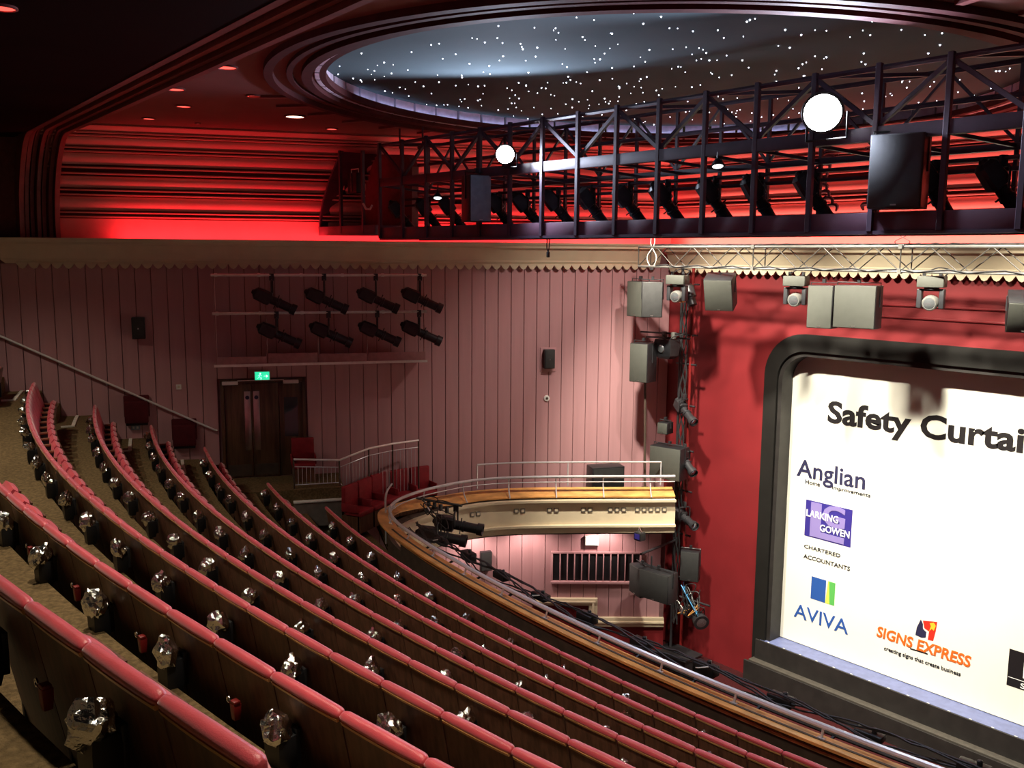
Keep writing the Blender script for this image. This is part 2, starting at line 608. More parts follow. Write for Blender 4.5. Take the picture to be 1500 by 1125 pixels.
# leaf scroll ornament on the proscenium cove
orn = thing('scroll_ornament', 'dark leaf scroll ornament on the lit cove above the proscenium', 'ornament', yp(1248, 268, PY - .55))
for i in range(9):
    for sgn in (-1, 1):
        a = R(20 + i * 17)
        cx_, cz_ = sgn * (.16 + .42 * abs(math.sin(a))), -.55 + .14 * i
        pts = []
        for j in range(9):
            t = j / 8
            pts.append((cx_ + sgn * (.26 * t - .10 * math.sin(t * 5)), -.03 - .05 * t, cz_ + .16 * math.sin(t * 3.0) - .06 * t))
        part('leaf', MB().tube(pts, [.012 + .035 * math.sin(math.pi * min(1, .08 + j / 8)) for j in range(9)], 6), 'bridge', orn)

# ---------------- arch rib across the ceiling and down the left wall
t6 = setting('trim_6', (0, 0, E))
def wall_x(y):
    # x of the left wall at depth y
    s_ = (y - WO.y) / WD.y
    return WO.x + WD.x * s_
ribY = [4.64, 4.74, 4.84, 4.94, 5.04, 5.14, 5.24]
def rib_shift(x, z):
    up = max(0.0, min(1.0, (z - 1.2) / 1.2))
    return up * (.03 - .054 * max(0.0, x + 19.0))
for i, yy in enumerate(ribY):
    drop = .16 if i in (0, 6) else (.10 if i % 2 else .05)
    wdt = .09 if i in (0, 6) else .07
    path = []
    xw = wall_x(yy)
    k_ = 1 / math.cos(WA)
    path.append((xw + .12, .252))
    for j in range(1, 15):
        n, z = cove_pt(j / 14 * math.pi / 2)
        path.append((xw + .12 + n * k_ * .85, z - .02))
    path.append((6.0, ZC - .02))
    secs = []
    for j, (x, z) in enumerate(path):
        a = path[max(j - 1, 0)]
        b = path[min(j + 1, len(path) - 1)]
        tx, tz = b[0] - a[0], b[1] - a[1]
        l = math.hypot(tx, tz)
        nx, nz_ = tz / l, -tx / l     # towards the hall
        secs.append([(x + nx * o_, yy + dy + rib_shift(x, z), z + nz_ * o_) for o_, dy in ((-.2, -wdt / 2), (drop, -wdt / 2), (drop, wdt / 2), (-.2, wdt / 2))])
    part('rib_moulding', MB().loops(secs), 'rib', t6, angle=30)

# ---------------- ceiling: main plate with an oval recess of stars
EX, EY_, EA, EB = -9.72, 11.55, 4.92, 5.62
ceiling = setting('ceiling', (0, 0, E))
NS = 120
def ell(t, s=1.0, ax=0.0):
    return EX + (EA * s + ax) * math.cos(t), EY_ + (EB * s + ax) * math.sin(t)
poly = [(-23.0, 4.62), (4.0, 3.3), (4.0, 18.6), (-15.6, 18.6)]
def to_poly(t):
    dx, dy = math.cos(t) * EA, math.sin(t) * EB
    best = None
    for i in range(4):
        (ax, ay), (bx, by) = poly[i], poly[(i + 1) % 4]
        ex, ey = bx - ax, by - ay
        den = dx * ey - dy * ex
        if abs(den) < 1e-9:
            continue
        s_ = ((ax - EX) * ey - (ay - EY_) * ex) / den
        q = ((ax - EX) * dy - (ay - EY_) * dx) / den
        if s_ > 0 and -1e-6 <= q <= 1 + 1e-6 and (best is None or s_ < best):
            best = s_
    return EX + dx * best, EY_ + dy * best
secs = []
for i in range(NS):
    t = 2 * math.pi * i / NS
    a, b = ell(t), to_poly(t)
    secs.append([(a[0], a[1], ZC), (b[0], b[1], ZC), (b[0], b[1], ZC + .1), (a[0], a[1], ZC + .1)])
part('ceiling_plate', MB().loops(secs, closed_path=True), 'ceil', ceiling, smooth=False)
for s_ax, drop, wdt in ((.10, .07, .14), (.36, .05, .08), (.62, .08, .12)):
    secs = []
    for i in range(NS):
        t = 2 * math.pi * i / NS
        a, b = ell(t, 1, s_ax), ell(t, 1, s_ax + wdt)
        secs.append([(a[0], a[1], ZC + .02), (a[0], a[1], ZC - drop), (b[0], b[1], ZC - drop), (b[0], b[1], ZC + .02)])
    part('oval_moulding', MB().loops(secs, closed_path=True), 'ceil_mould', ceiling, smooth=False)
for i in range(44):                                   # short radial ribs outside the oval
    t = 2 * math.pi * (i + .5) / 44
    a, b = ell(t, 1, .80), ell(t, 1, 1.45)
    if b[1] > 6.2 and b[1] < 17.0 and (Vector((b[0], b[1], 0)) - WO).dot(WN) > 1.7:
        part('radial_rib', MB().bar((a[0], a[1], ZC - .01), (b[0], b[1], ZC - .01), .10, .06), 'rib', ceiling)
NP = 60
for i in range(NP):                                   # pale panels lining the recess
    t0, t1_ = 2 * math.pi * (i + .05) / NP, 2 * math.pi * (i + .95) / NP
    mb = MB()
    secs = []
    for j in range(4):
        t = t0 + (t1_ - t0) * j / 3
        a, b = ell(t, 1, .0), ell(t, 1, .06)
        secs.append([(a[0], a[1], ZC - .015), (a[0], a[1], ZC + .26), (b[0], b[1], ZC + .26), (b[0], b[1], ZC - .015)])
    part('rim_panel', mb.loops(secs), 'rim', ceiling, smooth=False)
secs = []
for i in range(NS):                                   # lip that hides the light line
    t = 2 * math.pi * i / NS
    a, b = ell(t, 1, -.09), ell(t, 1, .02)
    secs.append([(a[0], a[1], ZC - .012), (b[0], b[1], ZC - .012), (b[0], b[1], ZC + .02), (a[0], a[1], ZC + .085)])
part('rim_lip', MB().loops(secs, closed_path=True), 'ceil_mould', ceiling, smooth=False)
part('rim_light_line', MB().tube([(*ell(R(104 + 114 * i / 60), 1, -.045), ZC + .055) for i in range(61)], .012, 5), 'rim_led', ceiling)
ring = [(*ell(2 * math.pi * i / NS, 1, .1), ) for i in range(NS)]
part('star_ceiling', MB().prism([(x, y, ZC + .25) for x, y in ring], [(x, y, ZC + .32) for x, y in ring]), 'dome', ceiling, smooth=False)
mb = MB()
cnt = 0
while cnt < 400:
    a, r_ = random.uniform(0, 2 * math.pi), math.sqrt(random.random()) * .985
    x, y = EX + EA * r_ * math.cos(a), EY_ + EB * r_ * math.sin(a)
    q = random.choice((.007, .009, .011, .014))
    mb.add([(x + q, y, ZC + .245), (x, y + q, ZC + .245), (x - q, y, ZC + .245), (x, y - q, ZC + .245), (x, y, ZC + .245 - q), (x, y, ZC + .253)],
           [(0, 1, 4), (1, 2, 4), (2, 3, 4), (3, 0, 4), (1, 0, 5), (2, 1, 5), (3, 2, 5), (0, 3, 5)])
    cnt += 1
st = part('star_lights', mb, 'star', ceiling, smooth=False)
st['kind'] = 'stuff'
rc = [(-24, -3.5), (6, -3.5), (6, 3.34), (-19.0, 4.66), (-24, 4.66)]
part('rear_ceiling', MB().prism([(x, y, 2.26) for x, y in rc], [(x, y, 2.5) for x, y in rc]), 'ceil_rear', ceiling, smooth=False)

# downlights
def downlight(p, r, glowm, label, group='recessed ceiling downlights'):
    t = thing('ceiling_downlight', label, 'downlight', p, 0, group)
    part('bezel', MB().lathe((0, 0, .015), (0, 0, -1), [(0, r * 1.12), (.02, r * 1.15), (.026, r * .98), (.012, r * .96)], 20), 'rib', t)
    part('lens', MB().lathe((0, 0, .012), (0, 0, -1), [(0, r * .95), (.012, r * .95)], 20), glowm, t)
    return t
dl = [((332, 99), .13, 'r', 'red glowing downlight nearest the oval, beside the arch rib'),
      ((257, 131), .13, 'r', 'red glowing downlight close under the arch rib, second along it'),
      ((269, 156), .12, 'r', 'red glowing downlight in the middle of the cluster of five'),
      ((218, 174), .11, 'r', 'red glowing downlight lowest and furthest left above the cove'),
      ((372, 141), .11, 'r', 'red glowing downlight left of the lilac rim panels'),
      ((432, 171), .17, 'w', 'bright white downlight below the oval rim'),
      ((486, 189), .11, 'r', 'red glowing downlight furthest right, just above the bridge end'),
      ((290, 181), .05, 'r', 'tiny dim red downlight just above the top cove band')]
for (p, r, c, lab) in dl:
    downlight(zp(*p, ZC - .012), r, 'downlight_red' if c == 'r' else 'downlight_warm', lab)
downlight(zp(3, 12, 2.245), .12, 'downlight_red', 'red glowing downlight in the dark rear ceiling, top left corner')
for i, (hx, hy) in enumerate(FILL_LAMPS):  # fixtures for the added fill lamps, out of view
    downlight(Vector((hx, hy, E + 2.25)), .12, 'downlight_warm', f'added unseen warm fill downlight in the rear ceiling over the seats, {["leftmost", "second", "third", "fourth", "fifth", "sixth", "seventh"][i]} in its row', 'added rear ceiling fill lights')
for i, (wx, wy) in enumerate(WASH + [(-11.4, 14.2)]):
    t = thing('recessed_spotlight', ['left', 'middle', 'right', 'hindmost'][i] + ' small recessed spotlight among the ceiling stars above the truss', 'spotlight', (wx, wy, E + ZC + .245), 0, 'recessed stage spotlights')
    part('can', MB().lathe((0, 0, 0), (0, 0, -1), [(0, .09), (.05, .09), (.05, .07), (.01, .06)], 16), 'dome', t)

# ---------------- proscenium wall, frame, stage
wf = setting('wall_front', (0, PY, E))
FXL, FXR, FZT, FZB = -12.14, -2.3, -1.74, -9.55
rad = .95
def rrect(x0, x1, zt, zb, r, n=10):
    pts = [(x0, zb)]
    for i in range(n + 1):
        a = math.pi - math.pi / 2 * i / n
        pts.append((x0 + r + r * math.cos(a), zt - r + r * math.sin(a)))
    for i in range(n + 1):
        a = math.pi / 2 - math.pi / 2 * i / n
        pts.append((x1 - r + r * math.cos(a), zt - r + r * math.sin(a)))
    pts.append((x1, zb))
    return pts
hole = rrect(FXL, FXR, FZT, -E, rad)
# wall with the opening: strips from the opening outline outwards
outer = []
for x, z in hole:
    outer.append((x, z))
def wall_strip():
    mb = MB()
    n = len(hole)
    out = [(-15.12, -E)]
    for i in range(1, n - 1):
        x, z = hole[i]
        f = (i - 1) / (n - 3)
        half = (n - 2) // 2
        if i <= half:
            g = (i - 1) / max(1, half - 1)
            out.append((-15.12 + (FXL + rad + 15.12) * max(0, (g - .5) * 2), -3.0 + (3.0 + .25) * min(1, g * 2)))
        else:
            g = (i - half - 1) / max(1, n - 2 - half - 1)
            out.append((FXR - rad + (1.5 - FXR + rad) * min(1, g * 2), .25 - 3.25 * max(0, (g - .5) * 2)))
    out.append((1.5, -E))
    for i in range(n - 1):
        a, b, c, d = hole[i], hole[i + 1], out[i + 1], out[i]
        mb.add([(a[0], 0, a[1]), (b[0], 0, b[1]), (c[0], 0, c[1]), (d[0], 0, d[1])], [(0, 1, 2, 3)])
    return mb
part('wall_face', wall_strip(), 'proswall', wf, smooth=False)
part('upper_wall', MB().boxr(-15.6, 2, .02, .2, .2, ZC + .2), 'cove_dark', wf)
# string course lines above the opening
for z0 in (-.98, -1.22):
    part('string_course', MB().boxr(-11.0, 1.4, -.035, .0, z0 - .02, z0 + .02), 'proswall', wf, bevel=.008)
fr = setting('trim_7', (0, PY, E))
def frame_ring(o0, o1, y0, y1, zb=FZB):
    mb = MB()
    a = rrect(FXL + o0, FXR - o0, FZT - o0, zb, max(.05, rad - o0 * .6))
    b = rrect(FXL + o1, FXR - o1, FZT - o1 * 1.15, zb, max(.05, rad - o1 * .9))
    secs = [[(p[0], y0, p[1]), (q[0], y0 + (.0), q[1]), (q[0], y1, q[1]), (p[0], y1, p[1])] for p, q in zip(a, b)]
    return mb.loops(secs)
part('frame_outer', frame_ring(-.03, .30, -.09, .12), 'frame', fr, angle=30)
part('frame_inner', frame_ring(.30, .40, -.02, .45), 'stageblack', fr, angle=30)

stage = thing('stage', 'black stepped stage front below the safety curtain', 'stage', (0, PY, E - 9.9))
SX0, SX1 = -12.4, 1.5
part('stage_deck', MB().boxr(-11.95, -2.4, -.10, .42, .90, .945), 'deck', stage)
part('stage_fascia', MB().boxr(-12.05, -2.2, -.14, -.10, .45, .94), 'stageblack', stage)
part('front_ledge', MB().boxr(-12.10, -2.1, -.32, -.10, .43, .48), 'ledge_dark', stage, bevel=.01)
part('lower_fascia', MB().boxr(-12.2, -2.0, -.36, -.30, -.1, .44), 'stageblack', stage)
for i in range(22):
    part('tape_mark', MB().boxr(-11.75 + i * .42, -11.70 + i * .42, -.104, -.085, .944, .949), 'white', stage)

CYP = 18.30
curtain = thing('safety_curtain', 'cream safety curtain printed with Safety Curtain and sponsor logos', 'curtain', (0, CYP, E - 8.94))
part('sheet', MB().boxr(-11.95, -2.45, 0, .06, 0, 6.75), 'curtain', curtain)
def cz(px, py):
    p = yp(px, py, CYP)
    return p.x, p.z - (E - 8.94)
def ctext(name, s, m, pl, pr, ptop, yoff=-.004, **k):
    # pl/pr: pixels of the left and right end of the baseline, ptop: pixel on the cap line at the left
    (x0, z0), (x1, z1), (_, zt) = cz(*pl), cz(*pr), cz(*ptop)
    me = text_mesh(name, s, m, x0, x1, (z0 + z1) / 2, zt, yoff, **k)
    return obj(name, me, curtain)
ctext('lettering', 'Safety Curtai', 'ink_black', (1212, 617), (1499, 663), (1217, 587), bold=.030)
_x, _z = cz(1499, 663)
_x0, _z0 = cz(1212, 617)
me = text_mesh('lettering', 'n', 'ink_black', _x + .10, _x + .38, (_z + _z0) / 2, cz(1217, 587)[1], -.004, bold=.030)
obj('lettering', me, curtain)
ctext('lettering', 'Anglian', 'ink_navy', (1167, 697), (1267, 716), (1170, 672), bold=.014)
ctext('lettering', 'Home', 'ink_grey', (1180, 708), (1201, 713), (1180, 702), bold=.012)
ctext('lettering', 'Improvements', 'ink_grey', (1219, 717), (1275, 728), (1219, 711), bold=.012)
def cquad(name, m, pxs, y=-.004, t=.004):
    pts = [cz(*p) for p in pxs]
    return part(name, MB().prism([(x, y, z) for x, z in pts], [(x, y + t, z) for x, z in pts]), m, curtain, smooth=False)
def crect(name, m, x0, x1, z0, z1, y=-.004, t=.004):
    return part(name, MB().boxr(x0, x1, y, y + t, z0, z1), m, curtain, smooth=False)
# purple square with the interlaced initials and two words
(lx0, lz1), (lx1, lz0) = cz(1181, 732), cz(1246, 800)
lz1 = (lz1 + cz(1247, 746)[1]) / 2
lz0 = (cz(1179, 785)[1] + cz(1244, 801)[1]) / 2
crect('logo_square', 'ink_purple', lx0, lx1, lz0, lz1)
lw, lh = lx1 - lx0, lz1 - lz0
obj('lettering', text_mesh('lettering', 'L', 'ink_lilac', lx0 + .12 * lw, lx0 + .86 * lw, lz0 + .06 * lh, lz0 + .97 * lh, -.008, bold=.02), curtain)
obj('lettering', text_mesh('lettering', 'G', 'ink_lilac', lx0 + .38 * lw, lx0 + .86 * lw, lz0 + .44 * lh, lz0 + .99 * lh, -.009, bold=.03), curtain)
obj('lettering', text_mesh('lettering', 'LARKING', 'ink_white', lx0 + .03 * lw, lx0 + .72 * lw, lz0 + .56 * lh, lz0 + .74 * lh, -.014, bold=.014), curtain)
obj('lettering', text_mesh('lettering', 'GOWEN', 'ink_white', lx0 + .34 * lw, lx0 + .97 * lw, lz0 + .24 * lh, lz0 + .42 * lh, -.014, bold=.014), curtain)
ctext('lettering', 'CHARTERED', 'ink_grey', (1178, 803), (1231, 816), (1178, 797), bold=.010)
ctext('lettering', 'ACCOUNTANTS', 'ink_grey', (1177, 818), (1245, 835), (1177, 811), bold=.010)
# blue, yellow and green panel mark
ax0, az1 = cz(1189, 845)
ax1, az0 = cz(1222, 887)
az1 = (az1 + cz(1223, 853)[1]) / 2
az0 = (cz(1188, 877)[1] + az0) / 2
aw = ax1 - ax0
crect('logo_blue_panel', 'ink_blue', ax0, ax0 + .62 * aw, az0, az1)
part('logo_yellow_wedge', MB().prism([(ax0 + .62 * aw, -.004, az0), (ax0 + .80 * aw, -.004, az0), (ax0 + .74 * aw, -.004, az1), (ax0 + .70 * aw, -.004, az1)],
     [(ax0 + .62 * aw, 0, az0), (ax0 + .80 * aw, 0, az0), (ax0 + .74 * aw, 0, az1), (ax0 + .70 * aw, 0, az1)]), 'ink_lime', curtain, smooth=False)
part('logo_green_panel', MB().prism([(ax0 + .80 * aw, -.004, az0), (ax1, -.004, az0), (ax1, -.004, az1), (ax0 + .74 * aw, -.004, az1)],
     [(ax0 + .80 * aw, 0, az0), (ax1, 0, az0), (ax1, 0, az1), (ax0 + .74 * aw, 0, az1)]), 'ink_green', curtain, smooth=False)
ctext('lettering', 'AVIVA', 'ink_blue', (1163, 902), (1242, 930), (1167, 884), bold=.006)
ctext('lettering', 'SIGNS EXPRESS', 'ink_orange', (1284, 932), (1422, 977), (1287, 917), bold=.026, shear=.12)
ctext('lettering', 'creating signs that create business', 'ink_grey', (1295, 952), (1407, 990), (1295, 946), bold=.012)
cquad('underline', 'ink_black', [(1333, 949), (1359, 957), (1359, 959), (1333, 951)])
# drop, flame and figure mark
cquad('logo_drop', 'ink_navy', [(1349, 907), (1352, 914), (1352, 921), (1357, 926), (1356, 934), (1350, 934), (1341, 930), (1343, 919)])
cquad('logo_flame', 'ink_red', [(1352, 909), (1373, 911), (1371, 924), (1367, 939), (1359, 937), (1361, 925), (1354, 920)])
cquad('logo_figure', 'ink_yellow', [(1362, 913), (1368, 912), (1371, 917), (1368, 924), (1365, 921), (1361, 925), (1364, 917)], y=-.008)
# black panel at the right
px0, pz1 = cz(1479, 950)
_, pz0 = cz(1475, 1003)
crect('black_panel', 'ink_black', px0, px0 + 1.0, pz0, pz1)
crect('panel_line', 'ink_white', px0 + .02, px0 + .98, pz0 + .17, pz0 + .18, y=-.008)
crect('panel_bar', 'ink_white', px0 + .28, px0 + .34, pz0 + .24, pz0 + .62, y=-.008)
obj('lettering', text_mesh('lettering', 'S', 'ink_white', px0 + .25, px0 + .34, pz0 + .03, pz0 + .13, -.008), curtain)

# ================================================================== BALCONY FRONT (curved parapet, ledge, rails)
RZ = -5.20
def catmull(pts, step=8):
    out = []
    for i in range(len(pts) - 1):
        p0, p1, p2, p3 = pts[max(i - 1, 0)], pts[i], pts[i + 1], pts[min(i + 2, len(pts) - 1)]
        for k in range(step):
            t = k / step
            out.append(tuple(.5 * (2 * b + (c - a) * t + (2 * a - 5 * b + 4 * c - d) * t * t + (3 * b - a - 3 * c + d) * t ** 3) for a, b, c, d in zip(p0, p1, p2, p3)))
    out.append(tuple(pts[-1]))
    return out
near = []
for i in range(22):
    x = 3.0 + (-13.5 - 3.0) * i / 21
    near.append((x, CY - math.sqrt(32.33 ** 2 - (x - CX) ** 2)))
arm = [(-14.55, 9.48), (-15.22, 9.72), (-15.70, 10.02), (-16.05, 10.42), (-16.30, 10.98), (-16.44, 11.75), (-16.40, 12.75), (-15.98, 13.72), (-15.10, 14.95), (-14.20, 16.10), (-13.75, 16.70)]
PATH = catmull(near + arm, 4)
# resample evenly
def resample(p, step):
    out, acc = [p[0]], 0.0
    for a, b in zip(p, p[1:]):
        l = math.hypot(b[0] - a[0], b[1] - a[1])
        while acc + l >= step:
            f = (step - acc) / l
            a = (a[0] + (b[0] - a[0]) * f, a[1] + (b[1] - a[1]) * f)
            out.append(a)
            l = math.hypot(b[0] - a[0], b[1] - a[1])
            acc = 0.0
        acc += l
    out.append(p[-1])
    return out
PATH = resample(PATH, .16)
def nrm(i):
    a, b = PATH[max(i - 1, 0)], PATH[min(i + 1, len(PATH) - 1)]
    dx, dy = b[0] - a[0], b[1] - a[1]
    l = math.hypot(dx, dy)
    return -dy / l, dx / l
NRM = [nrm(i) for i in range(len(PATH))]
i_arm = min(range(len(PATH)), key=lambda i: math.hypot(PATH[i][0] + 15.22, PATH[i][1] - 9.72))
def armness(i):
    t = (i - (i_arm + 2)) / 16
    return max(0.0, min(1.0, t))
def sweep(section, i0=0, i1=None, z0=E):
    i1 = len(PATH) - 1 if i1 is None else i1
    secs = []
    for i in range(i0, i1 + 1):
        (x, y), (nx, ny) = PATH[i], NRM[i]
        s = section(armness(i)) if callable(section) else section
        secs.append([(x + nx * o, y + ny * o, z0 + z) for o, z in s])
    return MB().loops(secs)
def at(i, off, z):
    (x, y), (nx, ny) = PATH[i], NRM[i]
    return Vector((x + nx * off, y + ny * off, E + z))
def mix(a, b, t):
    return [(p[0] + (q[0] - p[0]) * t, p[1] + (q[1] - p[1]) * t) for p, q in zip(a, b)]
bal = setting('wall_balcony')
part('parapet', sweep([(-.06, -6.58), (.05, -6.58), (.05, -5.66), (-.06, -5.70)]), 'parapet', bal)
nearL = [(.25, -5.29), (.25, -5.325), (-.06, -5.375), (-.06, -5.34)]
farL = [(.27, -5.52), (.27, -5.55), (-.08, -5.685), (-.08, -5.655)]
part('inner_skirt', sweep([(.03, -6.3), (.06, -6.3), (.06, -5.36), (.03, -5.36)], 0, i_arm - 6), 'parapet', bal)
part('wood_ledge', sweep(lambda t: mix(nearL, farL, t)), 'ledgewood', bal, smooth=False)
part('ledge_groove', sweep([(.09, -5.312), (.13, -5.308), (.13, -5.300), (.09, -5.304)], 0, i_arm - 4), 'parapet', bal, smooth=False)
part('ledge_rebate', sweep([(.085, -5.47), (.115, -5.47), (.115, -5.435), (.085, -5.435)], 0, i_arm), 'trimwood', bal, smooth=False)
# cream fascia on the hall side with rolled lips
part('fascia', sweep([(-.07, -5.74), (-.10, -5.74), (-.14, -6.53), (-.07, -6.53)], i_arm - 6), 'cream2', bal)
part('top_lip', sweep([(-.07, -5.725), (-.20, -5.725), (-.20, -5.775), (-.07, -5.775)], i_arm - 6), 'cream2', bal)
part('bottom_lip', sweep([(-.07, -6.32), (-.22, -6.32), (-.22, -6.37), (-.07, -6.37)], i_arm - 6), 'cream2', bal)
sq = MB()
sq.boxr(-.055, .055, -.012, 0, -.055, .055)
SQ = sq.mesh('square_ornament', 'ledge', bevel=.004)
SQ2 = MB().boxr(-.030, .030, -.016, -.012, -.030, .030).mesh('ornament_centre', 'cream2')
for (px, py) in [(693, 751), (701, 750), (753, 749), (762, 748), (808, 747), (817, 747), (855, 747), (864, 747), (894, 747), (903, 747), (911, 747), (933, 747), (943, 747), (957, 747), (965, 747), (974, 747)]:
    # nearest fascia point in the picture
    i = min(range(i_arm, len(PATH)), key=lambda i: abs(project(at(i, -.13, -5.97))[0] - px))
    p = at(i, -.122, -5.97)
    nx, ny = NRM[i]
    o = obj('square_ornament', SQ, bal, p, math.atan2(ny, nx) - math.pi / 2)
    o2 = obj('ornament_centre', SQ2, o)
rl = thing('balcony_rail', 'polished metal handrail following the curved balcony front', 'handrail', at(0, 0, RZ - .2))
off0 = rl.location.copy()
def rel(pts): return [p - off0 for p in pts]
part('top_rail', MB().tube(rel([at(i, 0, RZ) for i in range(0, len(PATH))]), .034, 8), 'rail', rl)
part('lower_rail', MB().tube(rel([at(i, .02, RZ - .13) for i in range(i_arm - 2, len(PATH))]), .013, 6), 'rail', rl)
step = int(1.15 / .16)
for i in range(3, len(PATH) - 1, step):
    t = armness(i)
    mb = MB()
    if t < .3:
        mb.tube(rel([at(i, 0, RZ), at(i, .02, RZ - .08), at(i, .05, RZ - .13)]), .016, 6)
        mb.box(at(i, .06, RZ - .135) - off0, (.09, .09, .03))
    else:
        mb.tube(rel([at(i, 0, RZ), at(i, .04, RZ - .14), at(i, -.02, RZ - .30), at(i, -.10, RZ - .40), at(i, -.16, RZ - .46)]), .016, 6)
    part('bracket', mb, 'rail', rl)
# short upper rail along the slip
ia = min(range(i_arm, len(PATH)), key=lambda i: abs(project(at(i, .35, -4.93))[0] - 696))
ur = thing('slip_handrail', 'slim metal handrail raised above the slip balcony rail', 'handrail', at(ia, .35, -5.5))
o_ = ur.location.copy()
part('top_rail', MB().tube([at(i, .35, -4.93) - o_ for i in range(ia, len(PATH) - 2)], .022, 8), 'rail', ur)
for i in (ia, (ia + len(PATH) - 3) // 2, len(PATH) - 3):
    part('post', MB().tube([at(i, .35, -4.93) - o_, at(i, .35, -5.50) - o_], .018, 6), 'rail', ur)
# slip balcony floor behind the arm, between parapet and wall
mb = MB()
secs = []
for i in range(i_arm - 3, len(PATH)):
    a = at(i, .0, 0)
    uu = (a - WO).dot(WD)
    b = wpt(uu, .03, 0)
    secs.append([(a.x, a.y, E - 6.15), (b.x, b.y, E - 6.15), (b.x, b.y, E - 6.05), (a.x, a.y, E - 6.05)])
part('slip_floor', mb.loops(secs), 'carpet', floor, smooth=False)

# cable-strewn lighting bar hung outside the front rail
lb = thing('front_lighting_bar', 'black lighting bar hung with cables outside the balcony rail', 'lighting bar', at(0, -.28, -5.9))
o_ = lb.location.copy()
i1 = i_arm - 2
part('bar', MB().tube([at(i, -.30, -5.42) - o_ for i in range(0, i1)], .028, 6), 'blackmetal', lb)
for c in range(6):
    ph = random.uniform(0, 6)
    pts = []
    for i in range(0, i1):
        pts.append(at(i, -.22 - .16 * abs(math.sin(i * .11 + ph)) * 1.5 - .04 * random.random(), -5.33 + .06 * math.sin(i * .21 + 2 * ph) + .025 * random.random()) - o_)
    part('cable', MB().tube(pts, .013, 5), 'cable' if c < 5 else 'cablewhite' if c == 9 else 'cable', lb)
for i in range(4, i1, 6):
    part('hanger', MB().bar(at(i, -.30, -5.42) - o_, at(i, -.06, -5.5) - o_, .03), 'blackmetal', lb)
# small dark units along the bar
k = 0
for i in range(8, i1 - 4, 7):
    k += 1
    t = thing('dimmer_box', f'small black connector box on the front lighting bar, {ordinal(k - 1)} from the right end', 'connector box', at(i, -.50, -5.41), math.atan2(NRM[i][1], NRM[i][0]), 'connector boxes on the front lighting bar')
    hgt = random.uniform(.08, .16)
    part('body', MB().boxr(-.08, .08, -.16, .16, 0, hgt), 'black', t, bevel=.012)
    part('plug', MB().lathe((0, .05, hgt), (0, 0, 1), [(0, .03), (.05, .03), (.06, .02)], 8), 'blackmetal', t)
    if k % 3 == 0:
        part('tie', MB().tube([(.08, -.1, hgt * .5), (.16, 0, hgt * .9), (.12, .12, hgt + .03)], .008, 5), 'cablewhite', t)

# ================================================================== CIRCLE SEATS
def seat_protos():
    out = []
    n = 9
    # wooden shell behind
    secs = []
    for i in range(n):
        x = -.262 + .524 * i / (n - 1)
        bow = -.006 * (1 - (x / .262) ** 2)
        secs.append([(x, .165 + bow, .06), (x, .185 + bow, .06), (x, .015 + bow, .95), (x, -.005 + bow, .95)])
    out.append(('back_shell', MB().loops(secs).mesh('back_shell', 'seatwood', angle=40), None))
    # upholstered pad with a fat top roll
    secs = []
    fs = [-1, -.985, -.95, -.88, -.6, -.2, .2, .6, .88, .95, .985, 1]
    for f in fs:
        x = .2645 * f
        e = 1 - abs(f) ** 10 * .35
        top = .955 - .012 * abs(f) ** 24 + .003 * math.cos(f * 3)
        bow = -.006 * (1 - f * f)
        tap = 1 - .35 * abs(f) ** 24
        prof = [(-.008, .905), (-.022, .912), (-.026, .926), (-.016, top - .008), (.004, top), (.024, top - .008), (.040 * e, top - .035), (.068 * e, .86), (.120, .62), (.175, .42), (.160, .40), (.085, .62), (.02, .86)]
        secs.append([(x, (y if z < .8 else y * tap) + bow, z + .05) for y, z in prof])
    out.append(('back_pad', MB().loops(secs).mesh('back_pad', 'velvet', angle=60), None))
    secs = []
    for i in range(n):
        x = -.25 + .50 * i / (n - 1)
        bow = -.006 * (1 - (x / .255) ** 2)
        secs.append([(x, -.016 + bow, .940), (x, .0 + bow, .940), (x, -.002 + bow, .958), (x, -.024 + bow, .958)])
    out.append(('edge_trim', MB().loops(secs).mesh('edge_trim', 'trimwood', angle=40), None))
    # tipped-up cushion and its pan
    secs = []
    for i in range(7):
        f = -1 + 2 * i / 6
        x = .215 * f
        e = .012 * abs(f) ** 4
        secs.append([(x, .225 + e, .30), (x, .25 + e, .45), (x, .27 + e, .62 - e), (x, .315, .655 - e), (x, .37 - e, .62 - e), (x, .35 - e, .47), (x, .32 - e, .32)])
    out.append(('cushion', MB().loops(secs).mesh('cushion', 'velvet', angle=60), None))
    out.append(('cushion_pan', MB().prism([(-.20, .325, .32), (.20, .325, .32), (.20, .372, .61), (-.20, .372, .61)], [(-.20, .34, .32), (.20, .34, .32), (.20, .387, .61), (-.20, .387, .61)]).mesh('cushion_pan', 'seatwood'), None))
    arm = MB().boxr(-.2665, -.2265, .08, .36, .545, .585).mesh('armrest', 'armwood', bevel=.012)
    out.append(('armrest', arm, None))
    out.append(('side_frame', MB().prism([(-.264, .12, 0), (-.264, .32, 0), (-.264, .33, .545), (-.264, .10, .545)], [(-.234, .12, 0), (-.234, .32, 0), (-.234, .33, .545), (-.234, .10, .545)]).mesh('side_frame', 'black', bevel=.004, seg=1), None))
    arm2 = MB().boxr(.2265, .2665, .08, .36, .545, .585).mesh('armrest', 'armwood', bevel=.012)
    return out, arm2
SEAT, ARM2 = seat_protos()
ends = [(479, 741), (396, 706), (297, 654), (220, 622), (143, 592), (62, 559), None, None]
rowname = ['front row', 'second row', 'third row', 'fourth row', 'fifth row', 'sixth row', 'seventh row', 'nearest row']
SEATS = {}
PITCH_S = .535
